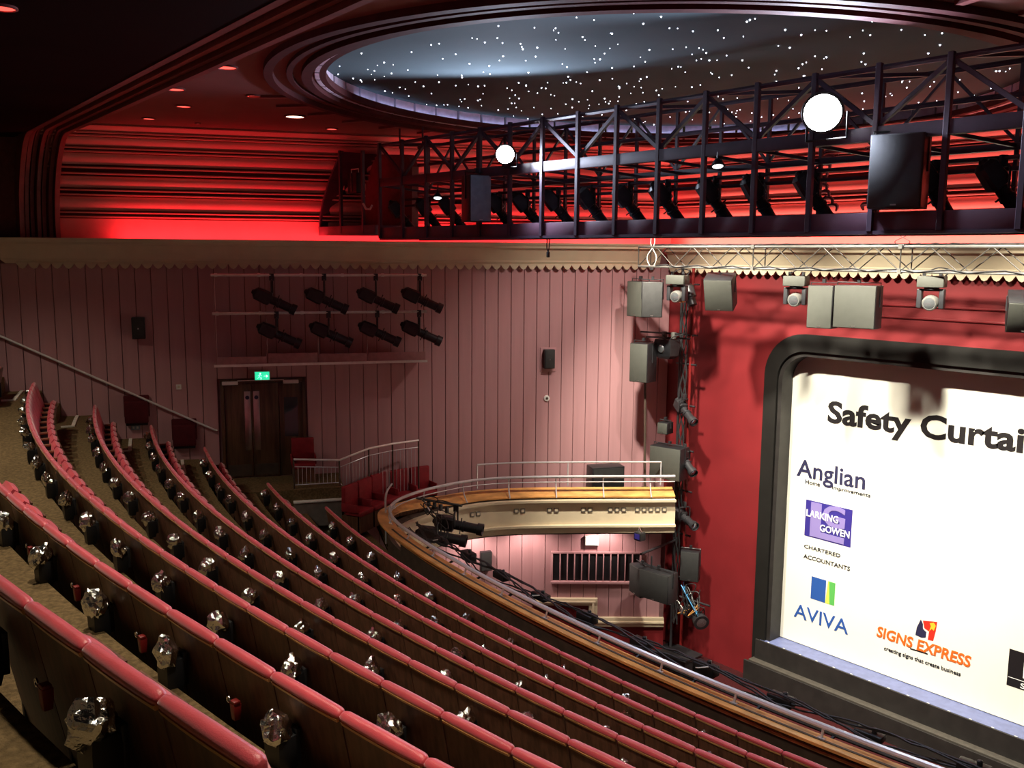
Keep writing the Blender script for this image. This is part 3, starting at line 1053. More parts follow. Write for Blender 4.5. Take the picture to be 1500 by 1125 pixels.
for k in range(NR):
    r = rowR(k)
    if ends[k]:
        p = zp(*ends[k], rowZ(k))
        a = math.atan2(p.y - CY, p.x - CX)
    else:
        a = wall_theta(r, .85)
    a += .27 / r
    idx = 0
    while a < TH_R - .01:
        pos = Vector((CX + r * math.cos(a), CY + r * math.sin(a), E + tierZ(k)))
        q = project(pos + Vector((0, 0, 1.0)))
        if q[2] > 1 and -45 < q[0] < 1545 and q[1] < 1165:
            lab = f'red tip-up theatre seat, {ordinal(idx)} from the left in the {rowname[k]}'
            root = thing('theatre_seat', lab, 'theatre seat', pos, a + math.pi / 2, 'tip-up seats of the circle')
            spawn(SEAT, root)
            SEATS[(k, idx)] = (root, a, r)
            idx += 1
        a += PITCH_S / r
    if idx:
        obj('armrest', ARM2, SEATS[(k, idx - 1)][0])
# ------------------------------------------------------------------ foil bundles and red holders on the seat backs
def foil_mesh(seed):
    bm = bmesh.new()
    bmesh.ops.create_icosphere(bm, subdivisions=3, radius=1.0)
    off = Vector((seed * 7.3, seed * 3.1, 0))
    for v in bm.verts:
        d = v.co.normalized()
        f = 1 + .28 * noise.noise(d * 1.6 + off) + .22 * abs(noise.noise(d * 4.5 + off)) - .10 + .14 * noise.noise(d * 11 + off)
        v.co = Vector((d.x * .082, d.y * .066, d.z * .098)) * f
    me = bpy.data.meshes.new('foil_wrap')
    bm.to_mesh(me)
    bm.free()
    me.materials.append(MATS['foil'])
    return me
FOILS = [foil_mesh(i + 1) for i in range(5)]
POUCH = MB().loops([[(x * s, -.045 + y * s, z) for x, y in ((-.062, -.05), (.062, -.05), (.07, 0), (.062, .05), (-.062, .05), (-.07, 0))] for z, s in ((-.20, .75), (-.15, .95), (-.04, 1.0), (.0, .9))]).mesh('pouch', 'black', angle=50)
PLATE = MB().boxr(-.05, .05, -.01, .015, -.16, .02).mesh('back_plate', 'blackmetal', bevel=.004)
CLIPB = MB().loops([[(x * s, -.03 + y * s, z) for x, y in ((-.020, -.02), (.020, -.02), (.020, .02), (-.020, .02))] for z, s in ((-.055, .8), (-.01, 1.0), (.03, 1.05))]).mesh('case', 'redplastic', bevel=.004)
CLIPR = MB().tube([(-.03 + .014 * math.cos(t), -.05, .045 + .014 * math.sin(t)) for t in [i * .6 for i in range(10)]], .0045, 5).mesh('clip_ring', 'chrome')
CLIPL = MB().boxr(-.02, .024, -.05, -.015, .03, .045).mesh('lid', 'redplastic', bevel=.004)
par = [1, 0, 1, 0, 1, 0, 1, 0]
for (k, idx), (root, a, r) in SEATS.items():
    base = root.location
    if idx % 2 == par[k]:
        jit = random.uniform(-.05, .05)
        loc = base + Matrix.Rotation(root.rotation_euler.z, 3, 'Z') @ Vector((-.10 + jit, -.052, .765 + random.uniform(-.02, .02)))
        t = thing('wrapped_holder', f'crumpled silver foil bundle in black pouch on back of {ordinal(idx)} seat, {rowname[k]}', 'foil bundle', loc, root.rotation_euler.z, 'foil bundles on the seat backs')
        obj('back_plate', PLATE, t, (0, .05, 0))
        obj('pouch', POUCH, t, (0.0, .035, 0))
        f = obj('foil_wrap', random.choice(FOILS), t)
        f.location = (random.uniform(-.02, .02), -.03, .03)
        f.rotation_euler = (random.uniform(-.3, .3), random.uniform(-.4, .4), random.uniform(0, 6))
    elif k >= 6:
        loc = base + Matrix.Rotation(root.rotation_euler.z, 3, 'Z') @ Vector((-.02, -.012, .72))
        t = thing('opera_glass_holder', f'small red clip holder on the back of the {ordinal(idx)} seat, {rowname[k]}', 'holder', loc, root.rotation_euler.z, 'red holders on the seat backs')
        obj('case', CLIPB, t)
        obj('lid', CLIPL, t)
        obj('clip_ring', CLIPR, t)

# ================================================================== LEFT WALL: doors and fittings
d1 = setting('door_1', wpt(0, 0, DZ0), WROT)
dh = DZ1 - DZ0
part('door_frame', MB().boxr(DU0 - .02, DU0 + .05, -.09, .02, 0, dh + .08).boxr(DU1 - .05, DU1 + .02, -.09, .02, 0, dh + .08).boxr(DU0 - .02, DU1 + .02, -.09, .02, dh, dh + .08), 'doorwood', d1, bevel=.008)
MS = -.155
for (a, b, hx0, hx1) in ((DU0 + .05, MS - .006, MS - .165, MS - .03), (MS + .006, DU1 - .57, MS + .03, MS + .165)):
    leaf = part('door_leaf', MB().boxr(a, b, -.055, -.005, .01, dh - .01), 'doorwood', d1, bevel=.006)
    part('push_plate', MB().boxr(hx0, hx1, -.062, -.055, .62, 1.96), 'steel', leaf, bevel=.002)
    part('fire_sign', MB().lathe(((hx0 + hx1) / 2, -.062, 1.82), (0, -1, 0), [(0, .045), (.004, .045)], 16), 'ink_navy', leaf)
    part('kick_plate', MB().boxr(a + .04, b - .04, -.060, -.055, .05, .30), 'parapet', leaf)
side = part('side_leaf', MB().boxr(DU1 - .555, DU1 - .05, -.05, -.005, .01, dh - .01), 'doorwood', d1, bevel=.006)
part('glazing', MB().boxr(DU1 - .45, DU1 - .15, -.053, -.05, .9, 1.8), 'glass', side)
for a in (-.78, .53):
    part('door_closer', MB().boxr(a, a + .34, -.14, -.055, dh - .03, dh + .05), 'alu', d1, bevel=.01)
part('closer_arm', MB().bar((-.45, -.12, dh + .06), (.55, -.12, dh + .06), .015), 'alu', d1)

def onwall(name, label, cat, u, z, group=None):
    return thing(name, label, cat, wpt(u, .036, z), WROT, group)
ex = onwall('exit_sign', 'lit green running-man exit sign above the double doors', 'exit sign', .083, -2.85)
part('housing', MB().boxr(-.17, .17, -.07, 0, 0, .21), 'white', ex, bevel=.008)
part('lit_face', MB().boxr(-.155, .155, -.078, -.07, .015, .195), 'exit_green', ex)
part('running_figure', MB().lathe((-.04, -.079, .158), (0, -1, 0), [(0, .018), (.003, .018)], 10).bar((-.045, -.081, .14), (-.065, -.081, .085), .03, .004).bar((-.065, -.081, .09), (-.02, -.081, .065), .018, .004).bar((-.02, -.081, .065), (-.03, -.081, .03), .016, .004).bar((-.065, -.081, .088), (-.10, -.081, .05), .018, .004).bar((-.045, -.081, .13), (-.005, -.081, .105), .014, .004).bar((-.045, -.081, .13), (-.09, -.081, .115), .014, .004), 'exit_pale', ex)
part('arrow', MB().bar((.03, -.081, .10), (.09, -.081, .10), .02, .004).prism([(.085, -.083, .065), (.13, -.083, .10), (.085, -.083, .135)], [(.085, -.079, .065), (.13, -.079, .10), (.085, -.079, .135)]), 'exit_pale', ex)

def wall_speaker(u, z, label, plate=False):
    t = onwall('wall_speaker', label, 'speaker', u, z, 'small speakers on the pink wall')
    part('cabinet', MB().boxr(-.13, .13, -.16, -.02, 0, .46), 'black', t, bevel=.012)
    part('grille', MB().boxr(-.115, .115, -.17, -.16, .015, .445), 'grilledark', t, bevel=.004)
    part('badge', MB().boxr(-.012, .012, -.174, -.17, .21, .235), 'steel', t)
    part('mount', MB().boxr(-.2 if plate else -.1, .2 if plate else .1, -.02, 0, -.09 if plate else .05, .50 if plate else .4), 'pink' if plate else 'black', t, bevel=.004)
wall_speaker(-2.434, -1.87, 'small black speaker high on the dark pink wall left of the lamp rack')
wall_speaker(6.78, -2.75, 'small black speaker with pink mounting plate on the brightly lit wall', True)
t = onwall('wall_panel', 'cream square control plate on the wall left of the doors', 'switch', -1.684, -3.0)
part('plate', MB().boxr(-.055, .055, -.02, 0, 0, .11), 'white', t, bevel=.006)
part('button', MB().boxr(-.02, .02, -.028, -.02, .035, .075), 'cream', t)
t = onwall('wall_socket', 'pale socket plate low on the wall under the handrail', 'socket', -2.604, -3.86)
part('plate', MB().boxr(-.09, .09, -.02, 0, 0, .11), 'bluegrille', t, bevel=.006)
part('outlet', MB().boxr(-.06, -.02, -.026, -.02, .03, .08).boxr(.02, .06, -.026, -.02, .03, .08), 'white', t)
t = onwall('call_point', 'small round pale fitting with dark centre on the lit wall', 'fitting', 6.758, -3.57)
part('ring', MB().lathe((0, 0, .075), (0, -1, 0), [(0, .075), (.03, .07), (.035, .05)], 20), 'white', t)
part('centre', MB().lathe((0, -.03, .075), (0, -1, 0), [(0, .035), (.015, .03)], 14), 'parapet', t)
for i, ((px, py), lab) in enumerate((((200, 598), 'folded dark red usher seat on the wall, upper of two under the handrail'), ((270, 632), 'folded dark red usher seat on the wall, lower of two near the doors'))):
    uu, zz = wp(px, py, .1)
    t = onwall('folding_chair', lab, 'folding seat', uu, zz - .30, 'folded usher seats on the wall')
    part('back_pad', MB().boxr(-.26, .26, -.07, 0, .10, .58), 'velvet_dark', t, bevel=.025)
    part('folded_cushion', MB().boxr(-.24, .24, -.17, -.075, -.02, .46), 'velvet_dark', t, bevel=.03)
    part('hinge', MB().boxr(-.22, .22, -.13, 0, -.07, -.02), 'black', t, bevel=.005)
# handrail rising along the wall
hr = thing('wall_handrail', 'thin pale handrail sloping up the pink wall to the left', 'handrail', wpt(-.98, .04, -4.4), WROT)
(u0, z0), (u1, z1) = wp(-30, 479, .12), wp(315, 630, .12)
def hloc(u, n, z): return (u + .98, -(n - .04), z + 4.4)
part('rail', MB().tube([hloc(u0, .12, z0), hloc(u1, .12, z1), hloc(u1 + .03, .05, z1 - .02)], .024, 8), 'alu', hr)
for i in range(5):
    f = .12 + .2 * i
    uu, zz = u0 + (u1 - u0) * f, z0 + (z1 - z0) * f
    part('bracket', MB().tube([hloc(uu, .12, zz - .02), hloc(uu, .09, zz - .07), hloc(uu, .04, zz - .08)], .011, 6), 'rail', hr)

# ================================================================== PROFILE SPOTLIGHTS
_prof = {}
def profile_protos(pitch, s=1.0, lens='lensglass', drop=.30):
    key = (round(pitch, 2), s, lens, drop)
    if key in _prof:
        return _prof[key]
    # local: hangs from the origin (clamp on a pipe), aims along +y pitched down
    M = Matrix.Translation((0, 0, -drop * s)) @ Matrix.Rotation(-pitch, 4, 'X') @ Matrix.Scale(s, 4)
    def tr(mb):
        mb.v = [tuple(M @ Vector(v)) for v in mb.v]
        return mb
    out = []
    out.append(('lamp_house', tr(MB().loops([[(x * q, y, z * q) for x, z in ((-.10, -.09), (-.06, -.12), (.06, -.12), (.10, -.09), (.10, .09), (.06, .12), (-.06, .12), (-.10, .09))] for y, q in ((-.34, .55), (-.30, .9), (-.12, 1.0), (-.04, .95), (-.02, .6))])).mesh('lamp_house', 'blackmetal', angle=30), None))
    out.append(('barrel', tr(MB().lathe((0, -.06, 0), (0, 1, 0), [(0, .075), (.16, .075), (.165, .09), (.20, .09), (.205, .078), (.40, .078), (.405, .098), (.50, .098), (.50, .085), (.47, .08)], 14)).mesh('barrel', 'blackmetal', angle=30), None))
    out.append(('lens', tr(MB().lathe((0, .405, 0), (0, 1, 0), [(0, .078), (.01, .05), (.014, .01)], 14)).mesh('lens', lens, angle=60), 1))
    out.append(('shutter_knob', tr(MB().boxr(-.13, .13, .07, .085, -.012, .012).boxr(-.012, .012, .07, .085, -.13, .13)).mesh('shutter_knob', 'black'), 1))
    out.append(('rear_cap', tr(MB().lathe((0, -.38, 0), (0, 1, 0), [(0, .03), (.03, .05), (.06, .05)], 10)).mesh('rear_cap', 'black'), 0))
    y = MB()
    y.tube([(-.13 * s, 0, -drop * s), (-.13 * s, 0, -.10 * s), (-.10 * s, 0, -.07 * s), (.10 * s, 0, -.07 * s), (.13 * s, 0, -.10 * s), (.13 * s, 0, -drop * s)], .014 * s, 6)
    out.append(('yoke', y.mesh('yoke', 'blackmetal'), None))
    out.append(('clamp', MB().boxr(-.025 * s, .025 * s, -.04 * s, .04 * s, -.08 * s, .045 * s).mesh('clamp', 'blackmetal', bevel=.006), None))
    _prof[key] = out
    return out
def profile_light(loc, yaw, pitch, label, s=1.0, group=None, lens='lensglass', name='profile_spotlight', drop=.30):
    # yaw: rotation about z; local +y is the aim
    t = thing(name, label, 'spotlight', loc, yaw, group)
    spawn(profile_protos(pitch, s, lens, drop), t)
    return t
def cable(parent, pts, r=.008, m='cable'):
    part('cable', MB().tube(catmull([tuple(p) for p in pts], 5), r, 5), m, parent)

# ---------------- lamp rack on the left wall
rk = thing('wall_lamp_rack', 'pipe rack of two long silver bars with pink ledge on the left wall', 'lighting rack', wpt(-.90, .75, -2.45), WROT)
def rkl(u, n, z): return (u + .90, -(n - .75), z + 2.45)
RU0, RU1 = -.90, 3.69
for z in (-.50, -1.31):
    p = part('pipe', MB().tube([rkl(RU0, .72, z), rkl(RU1, .72, z)], .030, 10), 'alu', rk)
    for j in range(6):
        uu = RU0 + .1 + (RU1 - RU0 - .2) * j / 5
        part('collar', MB().lathe(rkl(uu - .03, .72, z), (1, 0, 0), [(0, .042), (.06, .042)], 10), 'alu', p)
for uu in (RU0 + .06, RU0 + 1.10, RU0 + 2.18, RU0 + 3.25, RU1 - .06):
    part('upright', MB().tube([rkl(uu, .70, -.45), rkl(uu, .70, -2.42)], .016, 6), 'rackpink', rk)
    part('wall_arm', MB().bar(rkl(uu, .70, -.50), rkl(uu, .04, -.50), .03), 'rackpink', rk)
    part('wall_arm', MB().bar(rkl(uu, .70, -2.38), rkl(uu, .04, -2.38), .04), 'rackpink', rk)
for j, (a, b, h) in enumerate(((RU0 + .06, RU0 + 1.08, .16), (RU0 + 1.12, RU0 + 2.16, .22), (RU0 + 2.20, RU0 + 3.23, .19), (RU0 + 3.27, RU1 - .04, .19))):
    part('ledge_panel', MB().boxr(a + .90, b + .90, -.01, .01, .05, .05 + h), 'rackpink', rk, bevel=.004)
part('ledge_base', MB().boxr(0, RU1 + .90, -.02, .66, 0, .04), 'rackpink', rk, bevel=.005)
part('ledge_lip', MB().boxr(0, RU1 + .90, -.03, -.018, .0, .055), 'alu', rk)
ryaw = math.atan2(-WD.x, WD.y)      # aim along the wall to the stage
ul = ['first', 'second', 'third', 'fourth']
for row, (z, us) in enumerate(((-.50, (.36, 1.46, 2.58, 3.56)), (-1.31, (.44, 1.54, 2.60, 3.54)))):
    for j, uu in enumerate(us):
        profile_light(wpt(uu - .02, .72, z - .02), ryaw - R(6), R(25), f'black profile spotlight, {ul[j]} from the left on the {"upper" if row == 0 else "lower"} silver bar of the wall rack', 1.22, 'spotlights on the wall rack', drop=.42 if row == 0 else .36)

# ================================================================== SLIP BALCONY: seats, railing, low wall
def box_seat(loc, yaw, label):
    t = thing('balcony_chair', label, 'theatre seat', loc, yaw, 'plain red seats of the slip balcony')
    # local +y forward
    part('backrest', MB().boxr(-.25, .25, -.05, .05, .42, .98), 'velvet_box', t, bevel=.03, seg=3)
    part('seat_cushion', MB().boxr(-.25, .25, .04, .46, .36, .47), 'velvet_box', t, bevel=.03, seg=3)
    part('front_panel', MB().boxr(-.24, .24, .40, .43, .0, .36), 'seatwood', t)
    part('base', MB().boxr(-.24, .24, -.04, .36, .0, .35), 'seatwood', t)
    for sx in (-1, 1):
        part('armrest', MB().boxr(sx * .258 - .018, sx * .258 + .018, -.03, .38, .44, .62), 'velvet_box', t, bevel=.01)
tops = [((512, 708), 'nearest the steps, first of five'), ((533, 700), 'second of five along the curve'), ((554, 692), 'middle of five along the curve'), ((584, 686), 'fourth of five, beside the wall railing'), ((614, 682), 'last of five, furthest toward the stage')]
prev = None
locs = [zp(p[0], p[1], -4.93) for p, _ in tops]
for j, (p, lab) in enumerate(tops):
    a, b = locs[max(j - 1, 0)], locs[min(j + 1, 4)]
    d = (b - a).normalized()
    fwd = Vector((d.y, -d.x, 0))             # towards the void
    yaw = math.atan2(-fwd.x, fwd.y)
    q = locs[j].copy()
    q.z = E - 5.93
    box_seat(q, yaw, f'red slip balcony seat, {lab}')
uu, zz = wp(443, 641, .35)
box_seat(wpt(uu, .35, zz - .98), WROT + math.pi, 'single red seat standing by the wall right of the doors')
# platform and landing in front of the door
part('door_landing', MB().boxr(-1.2, 1.72, -1.40, -.04, -6.15, -5.06), 'carpet', None)
o = bpy.data.objects['door_landing']
o.parent = floor
o.location, o.rotation_euler = wpt(0, 0, 0), (0, 0, WROT)
# railing around the landing
def rail_fence(name, label, pts, zb):
    # zb: height of the foot of each post
    base = Vector((pts[0].x, pts[0].y, zb[0]))
    t = thing(name, label, 'railing', base)
    P = [p - base for p in pts]
    B = [Vector((p.x, p.y, z)) - base for p, z in zip(pts, zb)]
    part('top_rail', MB().tube(P, .024, 8), 'alu', t)
    part('mid_rail', MB().tube([p - Vector((0, 0, .16)) for p in P], .010, 6), 'rail', t)
    part('bottom_rail', MB().tube([p + Vector((0, 0, .08)) for p in B], .012, 6), 'rail', t)
    for p, q in zip(P, B):
        part('post', MB().tube([p, q], .020, 6), 'parapet', t)
    for (a, a2), (b, b2) in zip(zip(P, B), list(zip(P, B))[1:]):
        n = max(2, int((b - a).length / .085))
        for i in range(1, n):
            f = i / n
            part('baluster', MB().tube([a.lerp(b, f) - Vector((0, 0, .16)), a2.lerp(b2, f) + Vector((0, 0, .08))], .006, 5), 'rail', t)
    return t
def wl_pt(px, py, n):
    uu, zz = wp(px, py, n)
    return wpt(uu, n, zz)
rail_fence('landing_railing', 'grey metal balustrade around the landing beside the doors', [wl_pt(430, 673, 1.30), wl_pt(497, 674, 1.30), wl_pt(540, 657, .95), wl_pt(575, 650, .62), wl_pt(613, 645, .40)], [E - 5.06, E - 5.06, E - 6.05, E - 6.05, E - 6.05])
lw_ = thing('low_wall', 'grey low wall with pale capping in front of the landing', 'low wall', wl_pt(432, 765, 1.45))
a, b = wl_pt(432, 737, 1.45), wl_pt(501, 737, 1.45)
b.z = a.z
d = (b - a)
base = lw_.location
M = Matrix((d.normalized(), Vector((-d.y, d.x, 0)).normalized(), Vector((0, 0, 1)))).transposed().to_4x4()
L_ = d.length
part('wall_slab', MB().boxr(0, L_, -.05, .05, -.10, (a.z - base.z), Matrix.Translation(Vector((0, 0, 0))) @ M), 'ledge', lw_)
part('capping', MB().boxr(-.02, L_ + .02, -.07, .07, (a.z - base.z), (a.z - base.z) + .04, M), 'white', lw_, bevel=.008)
# guard rail loop at the corner of the rail
gr = thing('gate_rail', 'bent grey guard rail at the corner of the curved balcony rail', 'railing', zp(566, 752, -5.6))
g0 = gr.location.copy()
pts = [zp(574, 709, -4.85), zp(566, 722, -4.9), zp(565, 745, -5.25), zp(573, 740, -5.15)]
part('rail_loop', MB().tube([p - g0 for p in catmull([tuple(q) for q in pts], 4) for p in [Vector(p)]], .022, 7), 'rail', gr)
part('post', MB().tube([pts[2] - g0, Vector((pts[2].x, pts[2].y, E - 6.0)) - g0], .022, 7), 'rail', gr)
# things on the slip balcony and below it
mon = thing('monitor_speaker', 'black box monitor behind the slip balcony rail against the pink wall', 'speaker', wl_pt(887, 718, .45), WROT)
part('cabinet', MB().boxr(-.42, .42, -.18, .25, 0, .62), 'black', mon, bevel=.015)
part('recess', MB().boxr(-.38, .38, -.19, -.18, .40, .58), 'grilledark', mon)
part('control_strip', MB().boxr(-.38, .38, -.195, -.18, .30, .36), 'blackmetal', mon)
uu, zz = lp(867, 791, .1)
def onbox(name, label, cat, u, z):
    return thing(name, label, cat, LO + LD * u + LN * .036 + Vector((0, 0, z)), LROT)
t = onbox('lit_sign', 'pale lit sign box on the wall below the slip balcony', 'sign', uu, zz - .12)
part('housing', MB().boxr(-.17, .17, -.09, 0, -.02, .22), 'white', t, bevel=.008)
part('lit_face', MB().boxr(-.155, .155, -.098, -.09, .0, .20), 'sign_white', t)
part('green_edge', MB().boxr(-.02, .15, -.1, -.098, .175, .195), 'led_green', t)
t = onwall('lower_wall_speaker', 'dark upright speaker on the lower wall under the balcony', 'speaker', 5.225, -7.70)
part('cabinet', MB().boxr(-.14, .14, -.14, 0, 0, .48), 'black', t, bevel=.01)
part('grille', MB().boxr(-.12, .12, -.148, -.14, .02, .46), 'grilledark', t)
(la, lza), (lb_, lzb) = lp(810, 809), lp(936, 852)
lv = onbox('wall_louvre', 'wide dark louvred vent with pink upright slats in the lower wall', 'vent', la, lzb)
LW, LH = lb_ - la, lza - lzb
part('dark_opening', MB().boxr(0, LW, -.02, 0, 0, LH), 'black', lv)
part('frame', MB().boxr(-.05, LW + .05, -.09, 0, -.05, .02).boxr(-.05, LW + .05, -.06, 0, LH - .02, LH + .03).boxr(-.05, .0, -.06, 0, 0, LH).boxr(LW, LW + .05, -.06, 0, 0, LH), 'pink', lv, bevel=.006)
SL = MB().boxr(-.014, .014, -.07, -.02, .01, LH - .02).mesh('slat', 'pink', bevel=.005)
for j in range(1, 12):
    o = obj('slat', SL, lv)
    o.location = (LW * j / 12, 0, 0)
# soft downlight under the slip balcony
for su, sn, slab in ((4.9, .55, 'nearest the corner spotlights'), (6.2, .62, 'left of the dark louvre'), (8.0, .98, 'beside the lit sign')):
    ub = thing('soffit_downlight', 'small downlight under the slip balcony ' + slab, 'downlight', wpt(su, sn, -6.52), 0, 'downlights under the slip balcony')
    part('bezel', MB().lathe((0, 0, .36), (0, 0, -1), [(0, .07), (.36, .07), (.365, .05)], 14), 'white', ub)
    part('lens', MB().lathe((0, 0, -.004), (0, 0, -1), [(0, .045), (.003, .045)], 14), 'downlight_warm', ub)
    spot('soffit_lamp', wpt(su, sn, -6.56), wpt(su, sn - .3, -9), 85, (1, .80, .70), 150, .8, .04, ub)

# ================================================================== LIGHTING BRIDGE
BY0, BY1 = 10.0, 10.9
BXL, BXR = -17.95, 1.0
br = thing('lighting_bridge', 'dark lattice lighting bridge spanning the hall under the ceiling', 'lighting bridge', (0, BY0, E + .27))
def bl(x, y, z): return (x, y - BY0, z - .27)
ux = [-17.2 + .798 * i for i in range(0, 24)]
ux = [x for x in ux if x < BXR]
ux0 = -11.085 - .798 * 8
UXS = [ux0 + .798 * i for i in range(2, 23)]
PANEL = {}
for i, x in enumerate(UXS[:-1]):
    wdt = .798 - .05
    part('fascia_panel', MB().boxr(x + .025, x + .025 + wdt, -.02, .02, .0, .215), 'bridgepanel', br, bevel=.006)
part('walkway', MB().boxr(UXS[0], UXS[-1], .02, BY1 - BY0 + .02, .0, .04), 'bridge', br)
part('bottom_rail', MB().boxr(UXS[0], UXS[-1], -.05, .03, -.03, .01), 'bridge', br)
part('rear_fascia', MB().boxr(UXS[0], UXS[-1], BY1 - BY0, BY1 - BY0 + .03, -.03, .17), 'bridge', br)
part('main_beam', MB().boxr(UXS[0], UXS[-1], -.05, .05, 1.275 - .27, 1.435 - .27), 'bridge', br, bevel=.008)
part('rear_beam', MB().boxr(UXS[0], UXS[-1], BY1 - BY0 - .04, BY1 - BY0 + .04, 1.16 - .27, 1.24 - .27), 'bridge', br, bevel=.008)
for z, y in ((1.045, BY0 + .5), (.93, BY0 + .55), (2.07, BY0 + .0), (2.10, BY1), (1.75, BY1)):
    part('pipe', MB().tube([bl(UXS[0], y, z), bl(UXS[-1], y, z)], .026 if z < 1.5 else .034, 6), 'bridge', br)
UPM = MB().boxr(-.032, .032, -.032, .032, 0, 2.12 - .27).mesh('upright', 'bridge', bevel=.006, seg=1)
UPR = MB().boxr(-.022, .022, -.022, .022, 0, 2.12 - .27).mesh('upright', 'bridge')
for i, x in enumerate(UXS):
    o = obj('upright', UPM, br)
    o.location = (x, -.03, 0)
    o = obj('upright', UPR, br)
    o.location = (x + .35, BY1 - BY0, 0)
for i, x in enumerate(UXS[:-1]):
    x2 = UXS[i + 1]
    if i % 2 == 0:
        part('brace', MB().bar(bl(x, BY0, 2.05), bl(x2, BY0, 1.44), .05), 'bridge', br)
    else:
        part('brace', MB().bar(bl(x, BY0, 1.44), bl(x2, BY0, 2.05), .05), 'bridge', br)
    part('brace', MB().bar(bl(x + (.35 if i % 2 else .35), BY1, 2.08 if i % 2 else 1.24), bl(x2 + .35, BY1, 1.24 if i % 2 else 2.08), .032), 'bridge', br)
    if i % 2 == 0:
        part('cross_tie', MB().bar(bl(x, BY0, 2.08), bl(x2 + .1, BY1, 2.10), .045), 'bridge', br)
    part('cross_tie', MB().bar(bl(x, BY0, 1.30), bl(x + .35, BY1, 1.20), .04), 'bridge', br)
# hangers up to the ceiling
for x in (UXS[0], UXS[1], UXS[-1]):
    part('hanger', MB().tube([bl(x, BY0 + .45, 2.05), bl(x, BY0 + .45, ZC + .3 if ((x - EX) / EA) ** 2 + ((BY0 + .45 - EY_) / EB) ** 2 < 1 else ZC)], .02, 6), 'bridge', br)
# housing at the wall end of the bridge
hs = thing('bridge_end_box', 'dark red curved box at the wall end of the lighting bridge', 'housing', (0, 0, E))
def hp(px, py, y): 
    p = yp(px, py, y)
    return Vector((p.x, p.y, p.z - E))
prof_px = [(469, 343), (470, 318), (475, 292), (484, 262), (495, 236), (502, 222), (545, 222), (552, 240), (552, 343)]
lo = [hp(px, py, 10.12) for px, py in prof_px]
hi = [Vector((p.x + .02, p.y + 1.0, p.z)) for p in lo]
part('back_panel', MB().prism([Vector((p.x, p.y + .85, p.z)) for p in lo], hi), 'cove_dark', hs, smooth=False)
for (a, b) in ((0, 3), (3, 5)):
    pts = lo[a:b + 1]
    mb = MB()
    for p, q in zip(pts, pts[1:]):
        mb.bar(p, q, .05)
        mb.add([p, q, q + Vector((0, .9, 0)), p + Vector((0, .9, 0))], [(0, 1, 2, 3)])
    part('curved_rim', mb, 'bridge', hs)
part('sill', MB().boxr(lo[0].x, lo[-1].x, 10.08, 11.0, lo[0].z - .03, lo[0].z + .16), 'bridgepanel', hs, bevel=.006)
for px in (498, 531):
    p = hp(px, 222, 10.1)
    part('upright', MB().boxr(p.x - .03, p.x + .03, 10.07, 10.13, lo[0].z, p.z + .02), 'bridge', hs)
p = hp(494, 271, 10.5)
part('notice', MB().boxr(p.x - .33, p.x + .30, 10.5, 10.51, p.z - .12, p.z + .12), 'cove', hs)
t = thing('work_light', 'black floodlight with open front at the bridge end box', 'floodlight', yp(521, 283, 10.3))
part('body', MB().boxr(-.20, .17, -.08, .10, .0, .42), 'black', t, bevel=.02)
part('door_flap', MB().boxr(-.06, .0, -.10, -.08, .02, .40), 'lensglass', t)
part('handle', MB().tube([(-.16, 0, .42), (-.16, 0, .50), (.13, 0, .50), (.13, 0, .42)], .014, 6), 'alu', t)
t = thing('hanging_cable', 'loop of pale cable hanging at the bridge end box', 'cable', yp(532, 298, 10.0))
part('loop', MB().tube([(0, 0, 0), (.10, 0, -.11), (.26, 0, -.12), (.34, 0, -.05)], .022, 6), 'cablewhite', t)

# spotlights standing along the bridge
bx = [(600, 'first'), (640, 'second'), (675, 'third'), (745, 'fourth'), (785, 'fifth'), (830, 'sixth'), (880, 'seventh'), (935, 'eighth'), (990, 'ninth'), (1060, 'tenth'), (1125, 'eleventh'), (1205, 'twelfth'), (1380, 'thirteenth'), (1478, 'fourteenth')]
for j, (px, nm) in enumerate(bx):
    p = yp(px - 12, 285, BY0 + .5)
    p.z = E + 1.03
    profile_light(p, R(-32 + random.uniform(-5, 5)), R(52 + random.uniform(-4, 4)), f'black profile spotlight on the lighting bridge, {nm} from the left', 1.02, 'spotlights along the lighting bridge')
for (px, py, lab) in ((641, 291, 'small lit white lamp clipped to the bridge left of the blue-lit speaker'), (1051, 245, 'small lit white lamp clipped under the bridge beam')):
    t = thing('clip_lamp', lab, 'lamp', yp(px, py, BY0 - .06), 0, 'small lit clip lamps')
    part('shade', MB().lathe((0, 0, .05), (.25, -.2, -1), [(-.06, .03), (-.02, .06), (.04, .10), (.042, .095)], 14), 'black', t)
    part('bulb', MB().lathe((0, 0, .05), (.25, -.2, -1), [(.03, .085), (.05, .06)], 14), 'lens_glow', t)
    part('stem', MB().tube([(0, 0, .08), (-.03, .03, .25)], .012, 6), 'black', t)
